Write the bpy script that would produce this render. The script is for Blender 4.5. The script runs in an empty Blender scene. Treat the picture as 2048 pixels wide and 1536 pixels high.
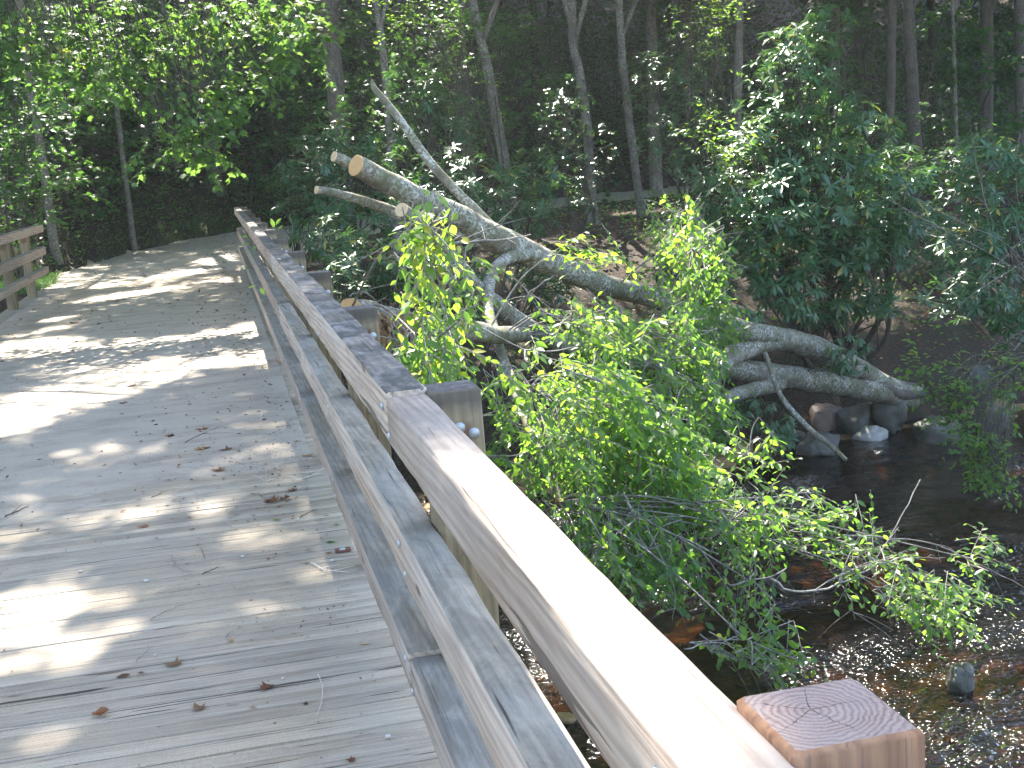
import bpy, math, random
import numpy as np
from mathutils import Vector, Matrix
RNG = np.random.default_rng(7)
random.seed(7)
SC = bpy.context.scene
COL = SC.collection

# ------------------------------------------------------------------ camera, sky, sun, exposure
CAM_H = 1.68
YAW, PITCH, ROLL = math.radians(12.6326), math.radians(10.2409), math.radians(-4.1908)
FPX = 2514.7
fw = np.array([math.sin(YAW)*math.cos(PITCH), math.cos(YAW)*math.cos(PITCH), -math.sin(PITCH)])
r0 = np.array([math.cos(YAW), -math.sin(YAW), 0.0])
u0 = np.cross(r0, fw)
rt = math.cos(ROLL)*r0 + math.sin(ROLL)*u0
up = -math.sin(ROLL)*r0 + math.cos(ROLL)*u0
cam_d = bpy.data.cameras.new('camera')
cam = bpy.data.objects.new('camera', cam_d); COL.objects.link(cam)
cam.matrix_world = Matrix(((rt[0], up[0], -fw[0], 0), (rt[1], up[1], -fw[1], 0), (rt[2], up[2], -fw[2], CAM_H), (0, 0, 0, 1)))
cam_d.sensor_width = 36; cam_d.lens = FPX/2048*36
cam_d.clip_start = 0.05; cam_d.clip_end = 600
SC.camera = cam

SUN_AZ, SUN_EL = math.radians(3.5), math.radians(52)      # azimuth from +Y towards +X
SUN = np.array([math.sin(SUN_AZ)*math.cos(SUN_EL), math.cos(SUN_AZ)*math.cos(SUN_EL), math.sin(SUN_EL)])
world = bpy.data.worlds.new('World'); SC.world = world; world.use_nodes = True
wn = world.node_tree
for n in list(wn.nodes): wn.nodes.remove(n)
wo = wn.nodes.new('ShaderNodeOutputWorld'); wb = wn.nodes.new('ShaderNodeBackground'); ws = wn.nodes.new('ShaderNodeTexSky')
ws.sky_type = 'NISHITA'; ws.sun_disc = False; ws.sun_elevation = SUN_EL; ws.sun_rotation = SUN_AZ
ws.air_density = 1.0; ws.dust_density = 1.5
wb.inputs['Strength'].default_value = 0.15
wn.links.new(ws.outputs[0], wb.inputs[0]); wn.links.new(wb.outputs[0], wo.inputs[0])
sun_d = bpy.data.lights.new('sun', 'SUN'); sun_d.energy = 5.0; sun_d.angle = math.radians(0.53); sun_d.color = (1.0, 0.95, 0.86)
sun = bpy.data.objects.new('sun', sun_d); COL.objects.link(sun)
sun.rotation_euler = Vector(SUN).to_track_quat('Z', 'Y').to_euler()
sun.location = (0, 0, 40)
vs = SC.view_settings
vs.view_transform = 'Standard'; vs.look = 'None'; vs.gamma = 1.0; vs.use_curve_mapping = False
vs.exposure = 2.62
SC.render.engine = 'CYCLES'
SC.cycles.use_denoising = True
SC.cycles.max_bounces = 7; SC.cycles.diffuse_bounces = 3; SC.cycles.glossy_bounces = 3
SC.cycles.transmission_bounces = 4; SC.cycles.transparent_max_bounces = 8
SC.cycles.sample_clamp_indirect = 6; SC.cycles.caustics_reflective = False; SC.cycles.caustics_refractive = False

# ------------------------------------------------------------------ projection helpers used to lay things out at real distances
def ray(px, py):
    d = fw + rt*(px-1024)/FPX - up*(py-768)/FPX
    return d/np.linalg.norm(d)
def at(px, py, Y):                       # the point seen at that pixel at Y metres along the bridge
    d = ray(px, py)
    return np.array([0, 0, CAM_H]) + d*(Y/d[1])
def atz(px, py, z):
    d = ray(px, py)
    return np.array([0, 0, CAM_H]) + d*((z-CAM_H)/d[2])
def proj(P):
    P = np.atleast_2d(P) - [0, 0, CAM_H]
    d = P @ fw; d = np.where(np.abs(d) < 1e-6, 1e-6, d)
    return 1024+FPX*(P@rt)/d, 768-FPX*(P@up)/d, d

# ------------------------------------------------------------------ value noise
def _h(ix, iy, iz=0):
    n = (ix*374761393 + iy*668265263 + iz*2147483647) & 0xffffffff
    n = ((n ^ (n >> 13))*1274126177) & 0xffffffff
    return ((n ^ (n >> 16)) & 0xffff)/65535.0
def vnoise(x, y, z=0.0):
    x, y, z = np.broadcast_arrays(np.asarray(x, float), np.asarray(y, float), np.asarray(z, float))
    ix, iy, iz = np.floor(x).astype(np.int64), np.floor(y).astype(np.int64), np.floor(z).astype(np.int64)
    fx, fy, fz = x-ix, y-iy, z-iz
    fx, fy, fz = [t*t*(3-2*t) for t in (fx, fy, fz)]
    r = 0
    for a in (0, 1):
        for b in (0, 1):
            for c in (0, 1):
                w = (fx if a else 1-fx)*(fy if b else 1-fy)*(fz if c else 1-fz)
                r = r + w*_h(ix+a, iy+b, iz+c)
    return r*2-1
def fbm(x, y, z=0.0, o=4):
    r, a, s = 0, 1.0, 1.0
    for i in range(o):
        r = r + a*vnoise(np.asarray(x)*s+i*17.3, np.asarray(y)*s+i*5.1, np.asarray(z)*s+i*2.7); a *= .5; s *= 2.03
    return r
def sm(a, b, x):
    t = np.clip((np.asarray(x, float)-a)/(b-a), 0, 1); return t*t*(3-2*t)

# ------------------------------------------------------------------ mesh helpers
class MB:
    def __init__(s): s.v = []; s.f = []; s.t = []; s.m = []; s.n = 0
    def add(s, v, f, tint=None, mi=0):
        v = np.asarray(v, float).reshape(-1, 3)
        s.v.append(v)
        for k in f: s.f.append([i+s.n for i in k])
        s.m += [mi]*len(f)
        s.t.append(np.full(len(v), .5) if tint is None else np.broadcast_to(tint, (len(v),)))
        s.n += len(v); return s
    def mesh(s, name, mats, smooth=True):
        me = bpy.data.meshes.new(name)
        v = np.concatenate(s.v) if s.v else np.zeros((0, 3))
        me.from_pydata(v.tolist(), [], s.f)
        for m in (mats if isinstance(mats, (list, tuple)) else [mats]): me.materials.append(m)
        if s.t:
            a = me.attributes.new('tint', 'FLOAT', 'POINT'); a.data.foreach_set('value', np.concatenate(s.t).astype(np.float32))
        me.polygons.foreach_set('material_index', s.m)
        if smooth: me.polygons.foreach_set('use_smooth', [True]*len(s.f))
        me.update(); return me
def link(name, me, parent=None, loc=None, kind=None, label=None, cat=None, group=None):
    o = bpy.data.objects.new(name, me); COL.objects.link(o)
    if loc is not None: o.location = loc
    if parent is not None: o.parent = parent
    return tag(o, label, cat, group, kind)
def tag(o, label=None, cat=None, group=None, kind=None):
    if label: o['label'] = label
    if cat: o['category'] = cat
    if group: o['group'] = group
    if kind: o['kind'] = kind
    return o
def empty(name, label, cat, loc=(0, 0, 0), group=None):
    return link(name, None, None, loc, None, label, cat, group)
def arr_mesh(name, verts, faces, mat, tint=None, smooth=True):
    """fast mesh from arrays; faces is (n,k) with constant k"""
    me = bpy.data.meshes.new(name)
    verts = np.ascontiguousarray(verts, dtype=np.float32); faces = np.ascontiguousarray(faces, dtype=np.int32)
    n, k = faces.shape
    me.vertices.add(len(verts)); me.vertices.foreach_set('co', verts.ravel())
    me.loops.add(n*k); me.loops.foreach_set('vertex_index', faces.ravel())
    me.polygons.add(n); me.polygons.foreach_set('loop_start', np.arange(0, n*k, k, dtype=np.int32))
    try: me.polygons.foreach_set('loop_total', np.full(n, k, dtype=np.int32))
    except Exception: pass
    if smooth: me.polygons.foreach_set('use_smooth', np.ones(n, dtype=bool))
    me.materials.append(mat)
    if tint is not None:
        a = me.attributes.new('tint', 'FLOAT', 'POINT'); a.data.foreach_set('value', np.ascontiguousarray(tint, dtype=np.float32))
    me.update(calc_edges=True); me.validate()
    return me
def catmull(P, n):
    P = np.asarray(P, float)
    if len(P) < 3:
        t = np.linspace(0, 1, n)[:, None]; return P[0]*(1-t)+P[-1]*t
    Q = np.vstack([2*P[0]-P[1], P, 2*P[-1]-P[-2]])
    L = len(P)-1; out = []
    for s in np.linspace(0, L, n):
        i = min(int(s), L-1); t = s-i
        a, b, c, d = Q[i:i+4]
        out.append(.5*((2*b)+(-a+c)*t+(2*a-5*b+4*c-d)*t*t+(-a+3*b-3*c+d)*t**3))
    return np.array(out)
def tube(mb, P, R, k=8, rough=0.0, tint=None, cap0=False, cap1=False, seed=0, capmat=0, mi=0):
    P = np.asarray(P, float); n = len(P); R = np.broadcast_to(R, (n,)).astype(float)
    T = np.gradient(P, axis=0); T /= np.linalg.norm(T, axis=1)[:, None]+1e-9
    a = np.cross(T[0], [0, 0, 1.0]);
    if np.linalg.norm(a) < .2: a = np.cross(T[0], [1.0, 0, 0])
    a /= np.linalg.norm(a); V = []
    ang = np.arange(k)*2*math.pi/k
    for i in range(n):
        a = a - T[i]*(a@T[i]); a /= np.linalg.norm(a); b = np.cross(T[i], a)
        rr = R[i]*np.ones(k)
        if rough: rr = rr*(1+rough*fbm(np.cos(ang)*1.5+seed, np.sin(ang)*1.5+i*.35, i*.11+seed, o=3))
        V.append(P[i]+np.outer(np.cos(ang)*rr, a)+np.outer(np.sin(ang)*rr, b))
    F = [(i*k+j, i*k+(j+1) % k, (i+1)*k+(j+1) % k, (i+1)*k+j) for i in range(n-1) for j in range(k)]
    V = np.concatenate(V)
    mb.add(V, F, tint, mi)
    if cap0: mb.add(V[:k], [tuple(range(k))[::-1]], tint, capmat)
    if cap1: mb.add(V[-k:], [tuple(range(k))], tint, capmat)
    return V

# ------------------------------------------------------------------ materials
def newmat(name):
    m = bpy.data.materials.new(name); m.use_nodes = True; nt = m.node_tree
    for n in list(nt.nodes): nt.nodes.remove(n)
    out = nt.nodes.new('ShaderNodeOutputMaterial')
    return m, nt, out
class NT:
    def __init__(s, nt): s.nt = nt
    def n(s, t, **kw):
        o = s.nt.nodes.new(t)
        for k, v in kw.items():
            if k.startswith('i_'):
                key = k[2:].replace('_', ' ')
                o.inputs[int(key) if key.isdigit() else key].default_value = v
            else: setattr(o, k, v)
        return o
    def l(s, a, b): s.nt.links.new(a, b)
    def noise(s, vec, scale, detail=4, rough=.6, dist=0.0):
        o = s.n('ShaderNodeTexNoise', i_Scale=scale, i_Detail=detail, i_Roughness=rough, i_Distortion=dist)
        if vec is not None: s.l(vec, o.inputs['Vector'])
        return o.outputs['Fac']
    def map(s, vec, scale=(1, 1, 1), loc=(0, 0, 0)):
        o = s.n('ShaderNodeMapping'); o.inputs['Scale'].default_value = scale; o.inputs['Location'].default_value = loc
        s.l(vec, o.inputs['Vector']); return o.outputs[0]
    def ramp(s, fac, stops, interp='LINEAR'):
        o = s.n('ShaderNodeValToRGB'); e = o.color_ramp.elements; o.color_ramp.interpolation = interp
        while len(e) < len(stops): e.new(.5)
        for i, (p, c) in enumerate(stops):
            e[i].position = p; e[i].color = (*c, 1) if len(c) == 3 else c
        s.l(fac, o.inputs[0]); return o.outputs[0]
    def mix(s, fac, a, b, mode='MIX'):
        o = s.n('ShaderNodeMix', data_type='RGBA', blend_type=mode)
        for x, k in ((fac, 0), (a, 6), (b, 7)):
            if isinstance(x, (int, float)): o.inputs[k].default_value = x
            elif isinstance(x, tuple): o.inputs[k].default_value = (*x, 1)
            else: s.l(x, o.inputs[k])
        return o.outputs[2]
    def math(s, op, a, b=None, c=None, clamp=False):
        o = s.n('ShaderNodeMath', operation=op, use_clamp=clamp)
        for i, x in enumerate((a, b, c)):
            if x is None: continue
            if isinstance(x, (int, float)): o.inputs[i].default_value = x
            else: s.l(x, o.inputs[i])
        return o.outputs[0]
    def bump(s, h, strength=.5, dist=.01):
        o = s.n('ShaderNodeBump', i_Strength=strength, i_Distance=dist); s.l(h, o.inputs['Height']); return o.outputs[0]
    def bsdf(s, col, rough=.7, normal=None, spec=.5, **kw):
        o = s.n('ShaderNodeBsdfPrincipled')
        if isinstance(col, tuple): o.inputs['Base Color'].default_value = (*col, 1)
        else: s.l(col, o.inputs['Base Color'])
        if isinstance(rough, (int, float)): o.inputs['Roughness'].default_value = rough
        else: s.l(rough, o.inputs['Roughness'])
        o.inputs['Specular IOR Level'].default_value = spec
        if normal is not None: s.l(normal, o.inputs['Normal'])
        for k, v in kw.items(): o.inputs[k.replace('_', ' ')].default_value = v
        return o

def wood(name, axis, light, dark, grey, greyamt, black=0.0, dust=0.0, mold=(.03, .032, .03), rough=.75, cr=1.0, stain=False):
    m, nt, out = newmat(name); N = NT(nt)
    tc = N.n('ShaderNodeTexCoord'); oi = N.n('ShaderNodeObjectInfo')
    add = N.n('ShaderNodeVectorMath', operation='ADD'); N.l(tc.outputs['Object'], add.inputs[0])
    cx = N.n('ShaderNodeCombineXYZ'); r = N.math('MULTIPLY', oi.outputs['Random'], 37.0)
    for i in range(3): N.l(r, cx.inputs[i])
    N.l(cx.outputs[0], add.inputs[1]); P = add.outputs[0]
    def ax(a, b):   # across scale a, along scale b
        s = [a, a, a]; s[axis] = b; return tuple(s)
    fine = N.noise(N.map(P, ax(70, 2.2)), 1, 8, .7)
    wv = N.n('ShaderNodeTexWave', wave_type='BANDS', bands_direction='DIAGONAL', i_Scale=1.0, i_Distortion=9.0, i_Detail=3.0)
    wv.inputs['Detail Scale'].default_value = .7
    N.l(N.map(P, ax(24, .9)), wv.inputs['Vector'])
    g = N.math('ADD', N.math('MULTIPLY', fine, .78), N.math('MULTIPLY', wv.outputs['Fac'], .22))
    base = N.ramp(g, [(.28, dark), (.62, light)])
    patch = N.noise(N.map(P, ax(9, 2.0)), 1, 5, .65)
    gm = N.math('MULTIPLY', N.ramp(patch, [(.3, (0, 0, 0)), (.62, (1, 1, 1))]), greyamt)
    gcol = N.mix(N.ramp(fine, [(.3, (0, 0, 0)), (.7, (1, 1, 1))]), tuple(c*.6 for c in grey), grey)
    col = N.mix(gm, base, gcol)
    if black > 0:
        bl = N.noise(N.map(P, ax(11, 5.0)), 1, 6, .7, .6)
        bm = N.math('MULTIPLY', N.ramp(bl, [(.36, (0, 0, 0)), (.58, (1, 1, 1))]), black)
        col = N.mix(bm, col, mold)
    if dust > 0:
        geo = N.n('ShaderNodeNewGeometry')
        dn = N.noise(geo.outputs['Position'], 1.3, 6, .65)
        dm = N.math('MULTIPLY', N.ramp(dn, [(.33, (0, 0, 0)), (.62, (1, 1, 1))]), dust)
        dg = N.noise(geo.outputs['Position'], 160, 2, .5)
        col = N.mix(dm, col, N.ramp(dg, [(.3, (.28, .22, .15)), (.7, (.47, .38, .27))]))
    if stain:
        sz = N.n('ShaderNodeSeparateXYZ'); N.l(tc.outputs['Object'], sz.inputs[0])
        zz = N.math('ADD', sz.outputs[2], N.math('MULTIPLY', N.math('SUBTRACT', N.noise(P, 14, 3, .6), .5), .05))
        band = N.ramp(N.math('MULTIPLY', N.math('SUBTRACT', zz, .98), 4.0), [(.0, (0, 0, 0)), (.10, (1, 1, 1)), (.62, (1, 1, 1)), (.70, (0, 0, 0))])
        sx = N.math('ABSOLUTE', N.math('ADD', sz.outputs[0], .012)); inx = N.ramp(N.math('MULTIPLY', sx, 10.0), [(.42, (1, 1, 1)), (.52, (0, 0, 0))])
        col = N.mix(N.math('MULTIPLY', N.math('MULTIPLY', band, inx), .72), col, (.13, .05, .03))
        topb = N.ramp(N.math('MULTIPLY', N.math('SUBTRACT', zz, 1.14), 10.0), [(.2, (0, 0, 0)), (.55, (1, 1, 1))])
        col = N.mix(N.math('MULTIPLY', topb, .8), col, (.055, .045, .035))
    ck = N.noise(N.map(P, ax(34, 1.1), (3, 5, 7)), 1, 3, .55, .4)
    crk = N.ramp(ck, [(.655, (0, 0, 0)), (.685, (1, 1, 1))])
    col = N.mix(N.math('MULTIPLY', crk, .75*cr), col, (.045, .035, .028))
    kv = N.n('ShaderNodeTexVoronoi', i_Scale=1.0); N.l(N.map(P, ax(5.5, 1.7), (1, 4, 2)), kv.inputs['Vector'])
    kn = N.math('ADD', kv.outputs['Distance'], N.math('MULTIPLY', N.math('SUBTRACT', fine, .5), .05))
    col = N.mix(N.math('MULTIPLY', N.ramp(kn, [(.045, (1, 1, 1)), (.085, (0, 0, 0))]), .8), col, (.10, .055, .03))
    c2 = N.noise(N.map(P, ax(120, 1.6), (9, 2, 4)), 1, 2, .5)
    col = N.mix(N.math('MULTIPLY', N.ramp(c2, [(.64, (0, 0, 0)), (.70, (1, 1, 1))]), .5*cr), col, (.09, .065, .05))
    st = N.noise(N.map(P, ax(6, 1.5), (2, 2, 8)), 1, 5, .7, .5)
    col = N.mix(N.math('MULTIPLY', N.ramp(st, [(.5, (0, 0, 0)), (.7, (1, 1, 1))]), .35), col, tuple(c*.55 for c in dark))
    vr = N.math('ADD', N.math('MULTIPLY', oi.outputs['Random'], .35), .82)
    cc = N.n('ShaderNodeCombineXYZ')
    for i in range(3): N.l(vr, cc.inputs[i])
    col = N.mix(1.0, col, cc.outputs[0], 'MULTIPLY')
    h = N.math('SUBTRACT', g, N.math('MULTIPLY', crk, 1.5))
    N.l(N.bsdf(col, rough, N.bump(h, .55, .004), .35).outputs[0], out.inputs[0]); return m
WS_LIGHT, WS_DARK = (.46, .34, .22), (.27, .18, .115)
GREY = (.36, .345, .32)
m_side = wood('rail_side_wood', 1, (.50, .385, .28), (.28, .19, .13), (.40, .36, .32), .45)
m_top_near = wood('rail_top_wood_sound', 1, (.47, .37, .29), (.30, .22, .16), (.42, .38, .34), .5, .25)
m_top_old = wood('rail_top_wood_mouldy', 1, (.34, .27, .20), (.16, .125, .10), (.27, .255, .25), .75, .85)
m_low_top = wood('lower_rail_top_wood', 1, (.38, .31, .215), (.20, .155, .105), (.34, .32, .28), .8, .4, cr=1.3)
m_post = wood('post_wood', 2, (.33, .235, .115), (.17, .11, .05), (.24, .21, .145), .5, .2, stain=True)
m_post_flare = wood('flare_red_post_wood', 2, (.40, .20, .10), (.22, .095, .045), (.30, .20, .13), .3, .15)  # near post only: red of the lens flare put into the wood colour
m_plank = wood('deck_wood', 0, (.46, .38, .28), (.27, .21, .145), (.38, .345, .29), .5, .12, dust=.75, cr=1.3)
m_beam = wood('beam_wood', 1, (.22, .17, .12), (.12, .09, .06), (.2, .19, .18), .5)

def endgrain(name, cx, cy, light, dark, scale=150.0, cracks=True, blackamt=.0, grey=(.36, .33, .31), greyamt=.5, axis_xy=(0, 1)):
    m, nt, out = newmat(name); N = NT(nt)
    tc = N.n('ShaderNodeTexCoord'); sp = N.n('ShaderNodeSeparateXYZ'); N.l(tc.outputs['Object'], sp.inputs[0])
    w = N.noise(tc.outputs['Object'], 14, 3, .5)
    x = N.math('SUBTRACT', sp.outputs[axis_xy[0]], cx); y = N.math('SUBTRACT', sp.outputs[axis_xy[1]], cy)
    r = N.math('SQRT', N.math('ADD', N.math('MULTIPLY', x, x), N.math('MULTIPLY', y, y)))
    rr = N.math('ADD', r, N.math('ADD', N.math('MULTIPLY', N.math('SUBTRACT', w, .5), .03), N.math('MULTIPLY', N.math('SUBTRACT', N.noise(tc.outputs['Object'], 55, 4, .65), .5), .012)))
    ring = N.math('ADD', N.math('MULTIPLY', N.math('SINE', N.math('MULTIPLY', rr, scale*6.283)), .5), .5)
    ring = N.math('POWER', ring, 1.6)
    fine = N.noise(tc.outputs['Object'], 260, 4, .6)
    g = N.math('ADD', N.math('MULTIPLY', ring, .42), N.math('MULTIPLY', fine, .7))
    col = N.ramp(g, [(.2, light), (.85, dark)])
    pt = N.noise(tc.outputs['Object'], 22, 5, .6)
    col = N.mix(N.math('MULTIPLY', N.ramp(pt, [(.35, (0, 0, 0)), (.6, (1, 1, 1))]), greyamt), col, grey)
    if blackamt:
        b = N.noise(tc.outputs['Object'], 30, 5, .7)
        col = N.mix(N.math('MULTIPLY', N.ramp(b, [(.3, (0, 0, 0)), (.55, (1, 1, 1))]), blackamt), col, (.035, .033, .032))
    h = g
    if cracks:
        a = N.math('ARCTAN2', y, x)
        wob = N.math('MULTIPLY', N.math('SUBTRACT', N.noise(tc.outputs['Object'], 60, 3, .6), .5), 1.2)
        s = N.math('ABSOLUTE', N.math('SINE', N.math('ADD', N.math('MULTIPLY', a, 2.5), wob)))
        wid = N.math('SUBTRACT', N.math('DIVIDE', .0022, N.math('MAXIMUM', r, .004)), .025)
        k = N.math('LESS_THAN', s, wid)
        col = N.mix(N.math('MULTIPLY', k, .8), col, (.05, .03, .025)); h = N.math('SUBTRACT', g, k)
    N.l(N.bsdf(col, .8, N.bump(h, .5, .003), .3).outputs[0], out.inputs[0]); return m
m_end = endgrain('post_end_grain', -.012, .012, (.37, .27, .22), (.17, .105, .085), 135, True, .12, (.33, .27, .24), .35)
m_end_old = endgrain('post_end_grain_mouldy', .01, .0, (.25, .21, .19), (.12, .095, .085), 140, True, .75)

def simple(name, col, rough=.6, metal=0.0, spec=.5):
    m, nt, out = newmat(name); N = NT(nt)
    tc = N.n('ShaderNodeTexCoord'); n = N.noise(tc.outputs['Object'], 60, 4, .6)
    c = N.mix(n, tuple(k*.75 for k in col), tuple(min(1, k*1.2) for k in col))
    b = N.bsdf(c, rough, N.bump(n, .3, .002), spec); b.inputs['Metallic'].default_value = metal
    N.l(b.outputs[0], out.inputs[0]); return m
m_bolt = simple('galvanised_bolt', (.42, .43, .42), .5, .6)
m_rust = simple('rust_stain', (.14, .055, .03), .9)

def leafmat(name, c_dark, c_mid, c_light, c_yel, trans, rough=.4, tw=.45, spec=.5):
    m, nt, out = newmat(name); N = NT(nt)
    a = N.n('ShaderNodeAttribute', attribute_name='tint')
    geo = N.n('ShaderNodeNewGeometry')
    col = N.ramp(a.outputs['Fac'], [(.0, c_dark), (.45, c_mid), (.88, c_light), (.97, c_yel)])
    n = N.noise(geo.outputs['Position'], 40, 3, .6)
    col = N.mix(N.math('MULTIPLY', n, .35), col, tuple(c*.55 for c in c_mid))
    back = N.mix(.45, col, tuple(min(1, c*1.6+.02) for c in c_mid))
    cf = N.mix(geo.outputs['Backfacing'], col, back)
    b = N.bsdf(cf, N.math('ADD', N.math('MULTIPLY', n, .25), rough-.12), None, spec)
    tr = N.n('ShaderNodeBsdfTranslucent')
    tcol = N.mix(.6, N.mix(1.0, col, (3.0, 3.0, 2.0), 'MULTIPLY'), trans)
    N.l(tcol, tr.inputs[0])
    mx = N.n('ShaderNodeMixShader'); mx.inputs[0].default_value = tw
    N.l(b.outputs[0], mx.inputs[1]); N.l(tr.outputs[0], mx.inputs[2]); N.l(mx.outputs[0], out.inputs[0]); return m
m_leaf = leafmat('beech_leaf', (.03, .08, .022), (.06, .145, .028), (.11, .20, .03), (.30, .28, .03), (.34, .58, .04), .42, .5)
m_maple = leafmat('maple_leaf', (.03, .08, .02), (.055, .125, .03), (.09, .16, .035), (.24, .22, .04), (.20, .36, .05), .5)
m_rhodo = leafmat('rhododendron_leaf', (.022, .06, .024), (.038, .098, .034), (.065, .14, .05), (.36, .27, .04), (.14, .30, .04), .30, .25, .55)
m_glossy = leafmat('laurel_leaf', (.015, .04, .018), (.025, .065, .03), (.045, .10, .045), (.3, .22, .04), (.10, .2, .04), .24, .2, .7)
m_far = leafmat('forest_leaf', (.016, .048, .013), (.034, .092, .022), (.065, .14, .03), (.18, .18, .035), (.17, .36, .04), .45, .4)
m_grass = leafmat('grass_blade', (.04, .09, .025), (.07, .15, .035), (.11, .20, .05), (.25, .22, .08), (.16, .3, .05), .55, .3)
m_dry = leafmat('dry_leaf', (.06, .028, .018), (.14, .055, .03), (.27, .11, .045), (.42, .25, .08), (.25, .1, .03), .6, .2, .35)
m_tan = leafmat('withered_leaf', (.15, .08, .04), (.30, .19, .10), (.42, .30, .18), (.5, .38, .25), (.3, .2, .08), .6, .25, .35)

def bark(name, dark, light, lichen, lamt, scale=1.0, ax=2, moss=0.0):
    m, nt, out = newmat(name); N = NT(nt)
    geo = N.n('ShaderNodeNewGeometry'); P = geo.outputs['Position']
    s = [9*scale]*3
    if ax is not None: s[ax] = 3*scale
    n = N.noise(N.map(P, tuple(s)), 1, 8, .7, .3)
    col = N.ramp(n, [(.3, dark), (.65, light)])
    l1 = N.noise(P, 26*scale, 6, .72, .4); l2 = N.noise(P, 3.2*scale, 3, .5)
    lm = N.math('MULTIPLY', N.ramp(l1, [(.48, (0, 0, 0)), (.56, (1, 1, 1))]), N.ramp(l2, [(.36, (0, 0, 0)), (.54, (1, 1, 1))]))
    col = N.mix(N.math('MULTIPLY', lm, lamt), col, lichen)
    sk = N.ramp(N.noise(P, 60*scale, 5, .75), [(.36, (1, 1, 1)), (.46, (0, 0, 0))])
    col = N.mix(N.math('MULTIPLY', sk, .65), col, tuple(c*.4 for c in dark))
    if moss:
        mn = N.ramp(N.noise(P, 5, 5, .7), [(.45, (0, 0, 0)), (.6, (1, 1, 1))])
        col = N.mix(N.math('MULTIPLY', mn, moss), col, (.09, .10, .03))
    h = N.math('ADD', n, N.math('MULTIPLY', l1, .6))
    N.l(N.bsdf(col, .85, N.bump(h, .8, .012), .25).outputs[0], out.inputs[0]); return m
m_log = bark('lichened_bark', (.085, .07, .05), (.24, .21, .155), (.50, .49, .43), .85, 1.15, None, .5)
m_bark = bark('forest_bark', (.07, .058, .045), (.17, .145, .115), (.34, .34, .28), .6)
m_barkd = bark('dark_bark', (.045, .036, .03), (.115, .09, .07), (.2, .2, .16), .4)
m_twig = bark('twig_bark', (.12, .10, .08), (.27, .24, .20), (.42, .41, .37), .5, 2.0)
m_stem = bark('shrub_stem_bark', (.035, .03, .022), (.10, .085, .06), (.16, .16, .12), .3, 2.0)
m_cut = endgrain('fresh_cut_wood', .003, .0, (.56, .33, .13), (.40, .21, .075), 70, False, 0, (.55, .36, .2), .35)
m_cut2 = endgrain('pale_cut_wood', .0, .0, (.60, .43, .22), (.36, .22, .10), 55, False, 0, (.6, .5, .36), .3)

def ground_mat():
    m, nt, out = newmat('forest_floor'); N = NT(nt)
    P = N.n('ShaderNodeNewGeometry').outputs['Position']
    a = N.noise(P, 2.2, 8, .7); b = N.noise(P, 28, 6, .7, .5)
    col = N.ramp(b, [(.3, (.018, .013, .009)), (.5, (.045, .031, .021)), (.72, (.11, .075, .05))])
    gr = N.ramp(a, [(.5, (0, 0, 0)), (.62, (1, 1, 1))])
    col = N.mix(N.math('MULTIPLY', gr, .45), col, (.035, .055, .018))
    N.l(N.bsdf(col, .9, N.bump(N.math('ADD', b, a), .9, .05), .25).outputs[0], out.inputs[0]); return m
def gravel_mat():
    m, nt, out = newmat('pale_gravel'); N = NT(nt)
    P = N.n('ShaderNodeNewGeometry').outputs['Position']
    v = N.n('ShaderNodeTexVoronoi', i_Scale=55.0); N.l(P, v.inputs['Vector'])
    st = N.ramp(v.outputs['Color'], [(.15, (.22, .20, .17)), (.5, (.40, .36, .31)), (.9, (.58, .53, .46))])
    gap = N.ramp(v.outputs['Distance'], [(.35, (0, 0, 0)), (.75, (1, 1, 1))])
    col = N.mix(N.math('MULTIPLY', gap, .5), st, (.17, .14, .105))
    sand = N.noise(P, 240, 2, .5)
    sm_ = N.ramp(N.noise(P, .8, 5, .65), [(.38, (0, 0, 0)), (.6, (1, 1, 1))])
    col = N.mix(N.math('MULTIPLY', sm_, .75), col, N.ramp(sand, [(.3, (.29, .24, .18)), (.7, (.48, .41, .325))]))
    dk = N.ramp(N.noise(P, 2.7, 7, .75), [(.56, (0, 0, 0)), (.68, (1, 1, 1))])
    col = N.mix(N.math('MULTIPLY', dk, .55), col, (.10, .07, .045))
    h = N.math('SUBTRACT', N.math('MULTIPLY', sand, .3), N.math('MULTIPLY', v.outputs['Distance'], .8))
    N.l(N.bsdf(col, .9, N.bump(h, .6, .008), .3).outputs[0], out.inputs[0]); return m
m_ground, m_gravel = ground_mat(), gravel_mat()
def sand_mat():
    m, nt, out = newmat('sandy_grit'); N = NT(nt)
    P = N.n('ShaderNodeNewGeometry').outputs['Position']
    g = N.noise(P, 230, 3, .6); b = N.noise(N.map(P, (1.5, 4, 1)), 1, 7, .7)
    col = N.ramp(g, [(.3, (.29, .235, .175)), (.7, (.50, .43, .34))])
    col = N.mix(N.math('MULTIPLY', N.ramp(b, [(.48, (0, 0, 0)), (.66, (1, 1, 1))]), .5), col, (.16, .12, .085))
    v = N.n('ShaderNodeTexVoronoi', i_Scale=70.0); N.l(P, v.inputs['Vector'])
    peb = N.ramp(v.outputs['Distance'], [(.16, (1, 1, 1)), (.22, (0, 0, 0))])
    col = N.mix(N.math('MULTIPLY', peb, .4), col, (.5, .46, .4))
    N.l(N.bsdf(col, .9, N.bump(g, .5, .004), .25).outputs[0], out.inputs[0]); return m
m_sand = sand_mat()
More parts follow.
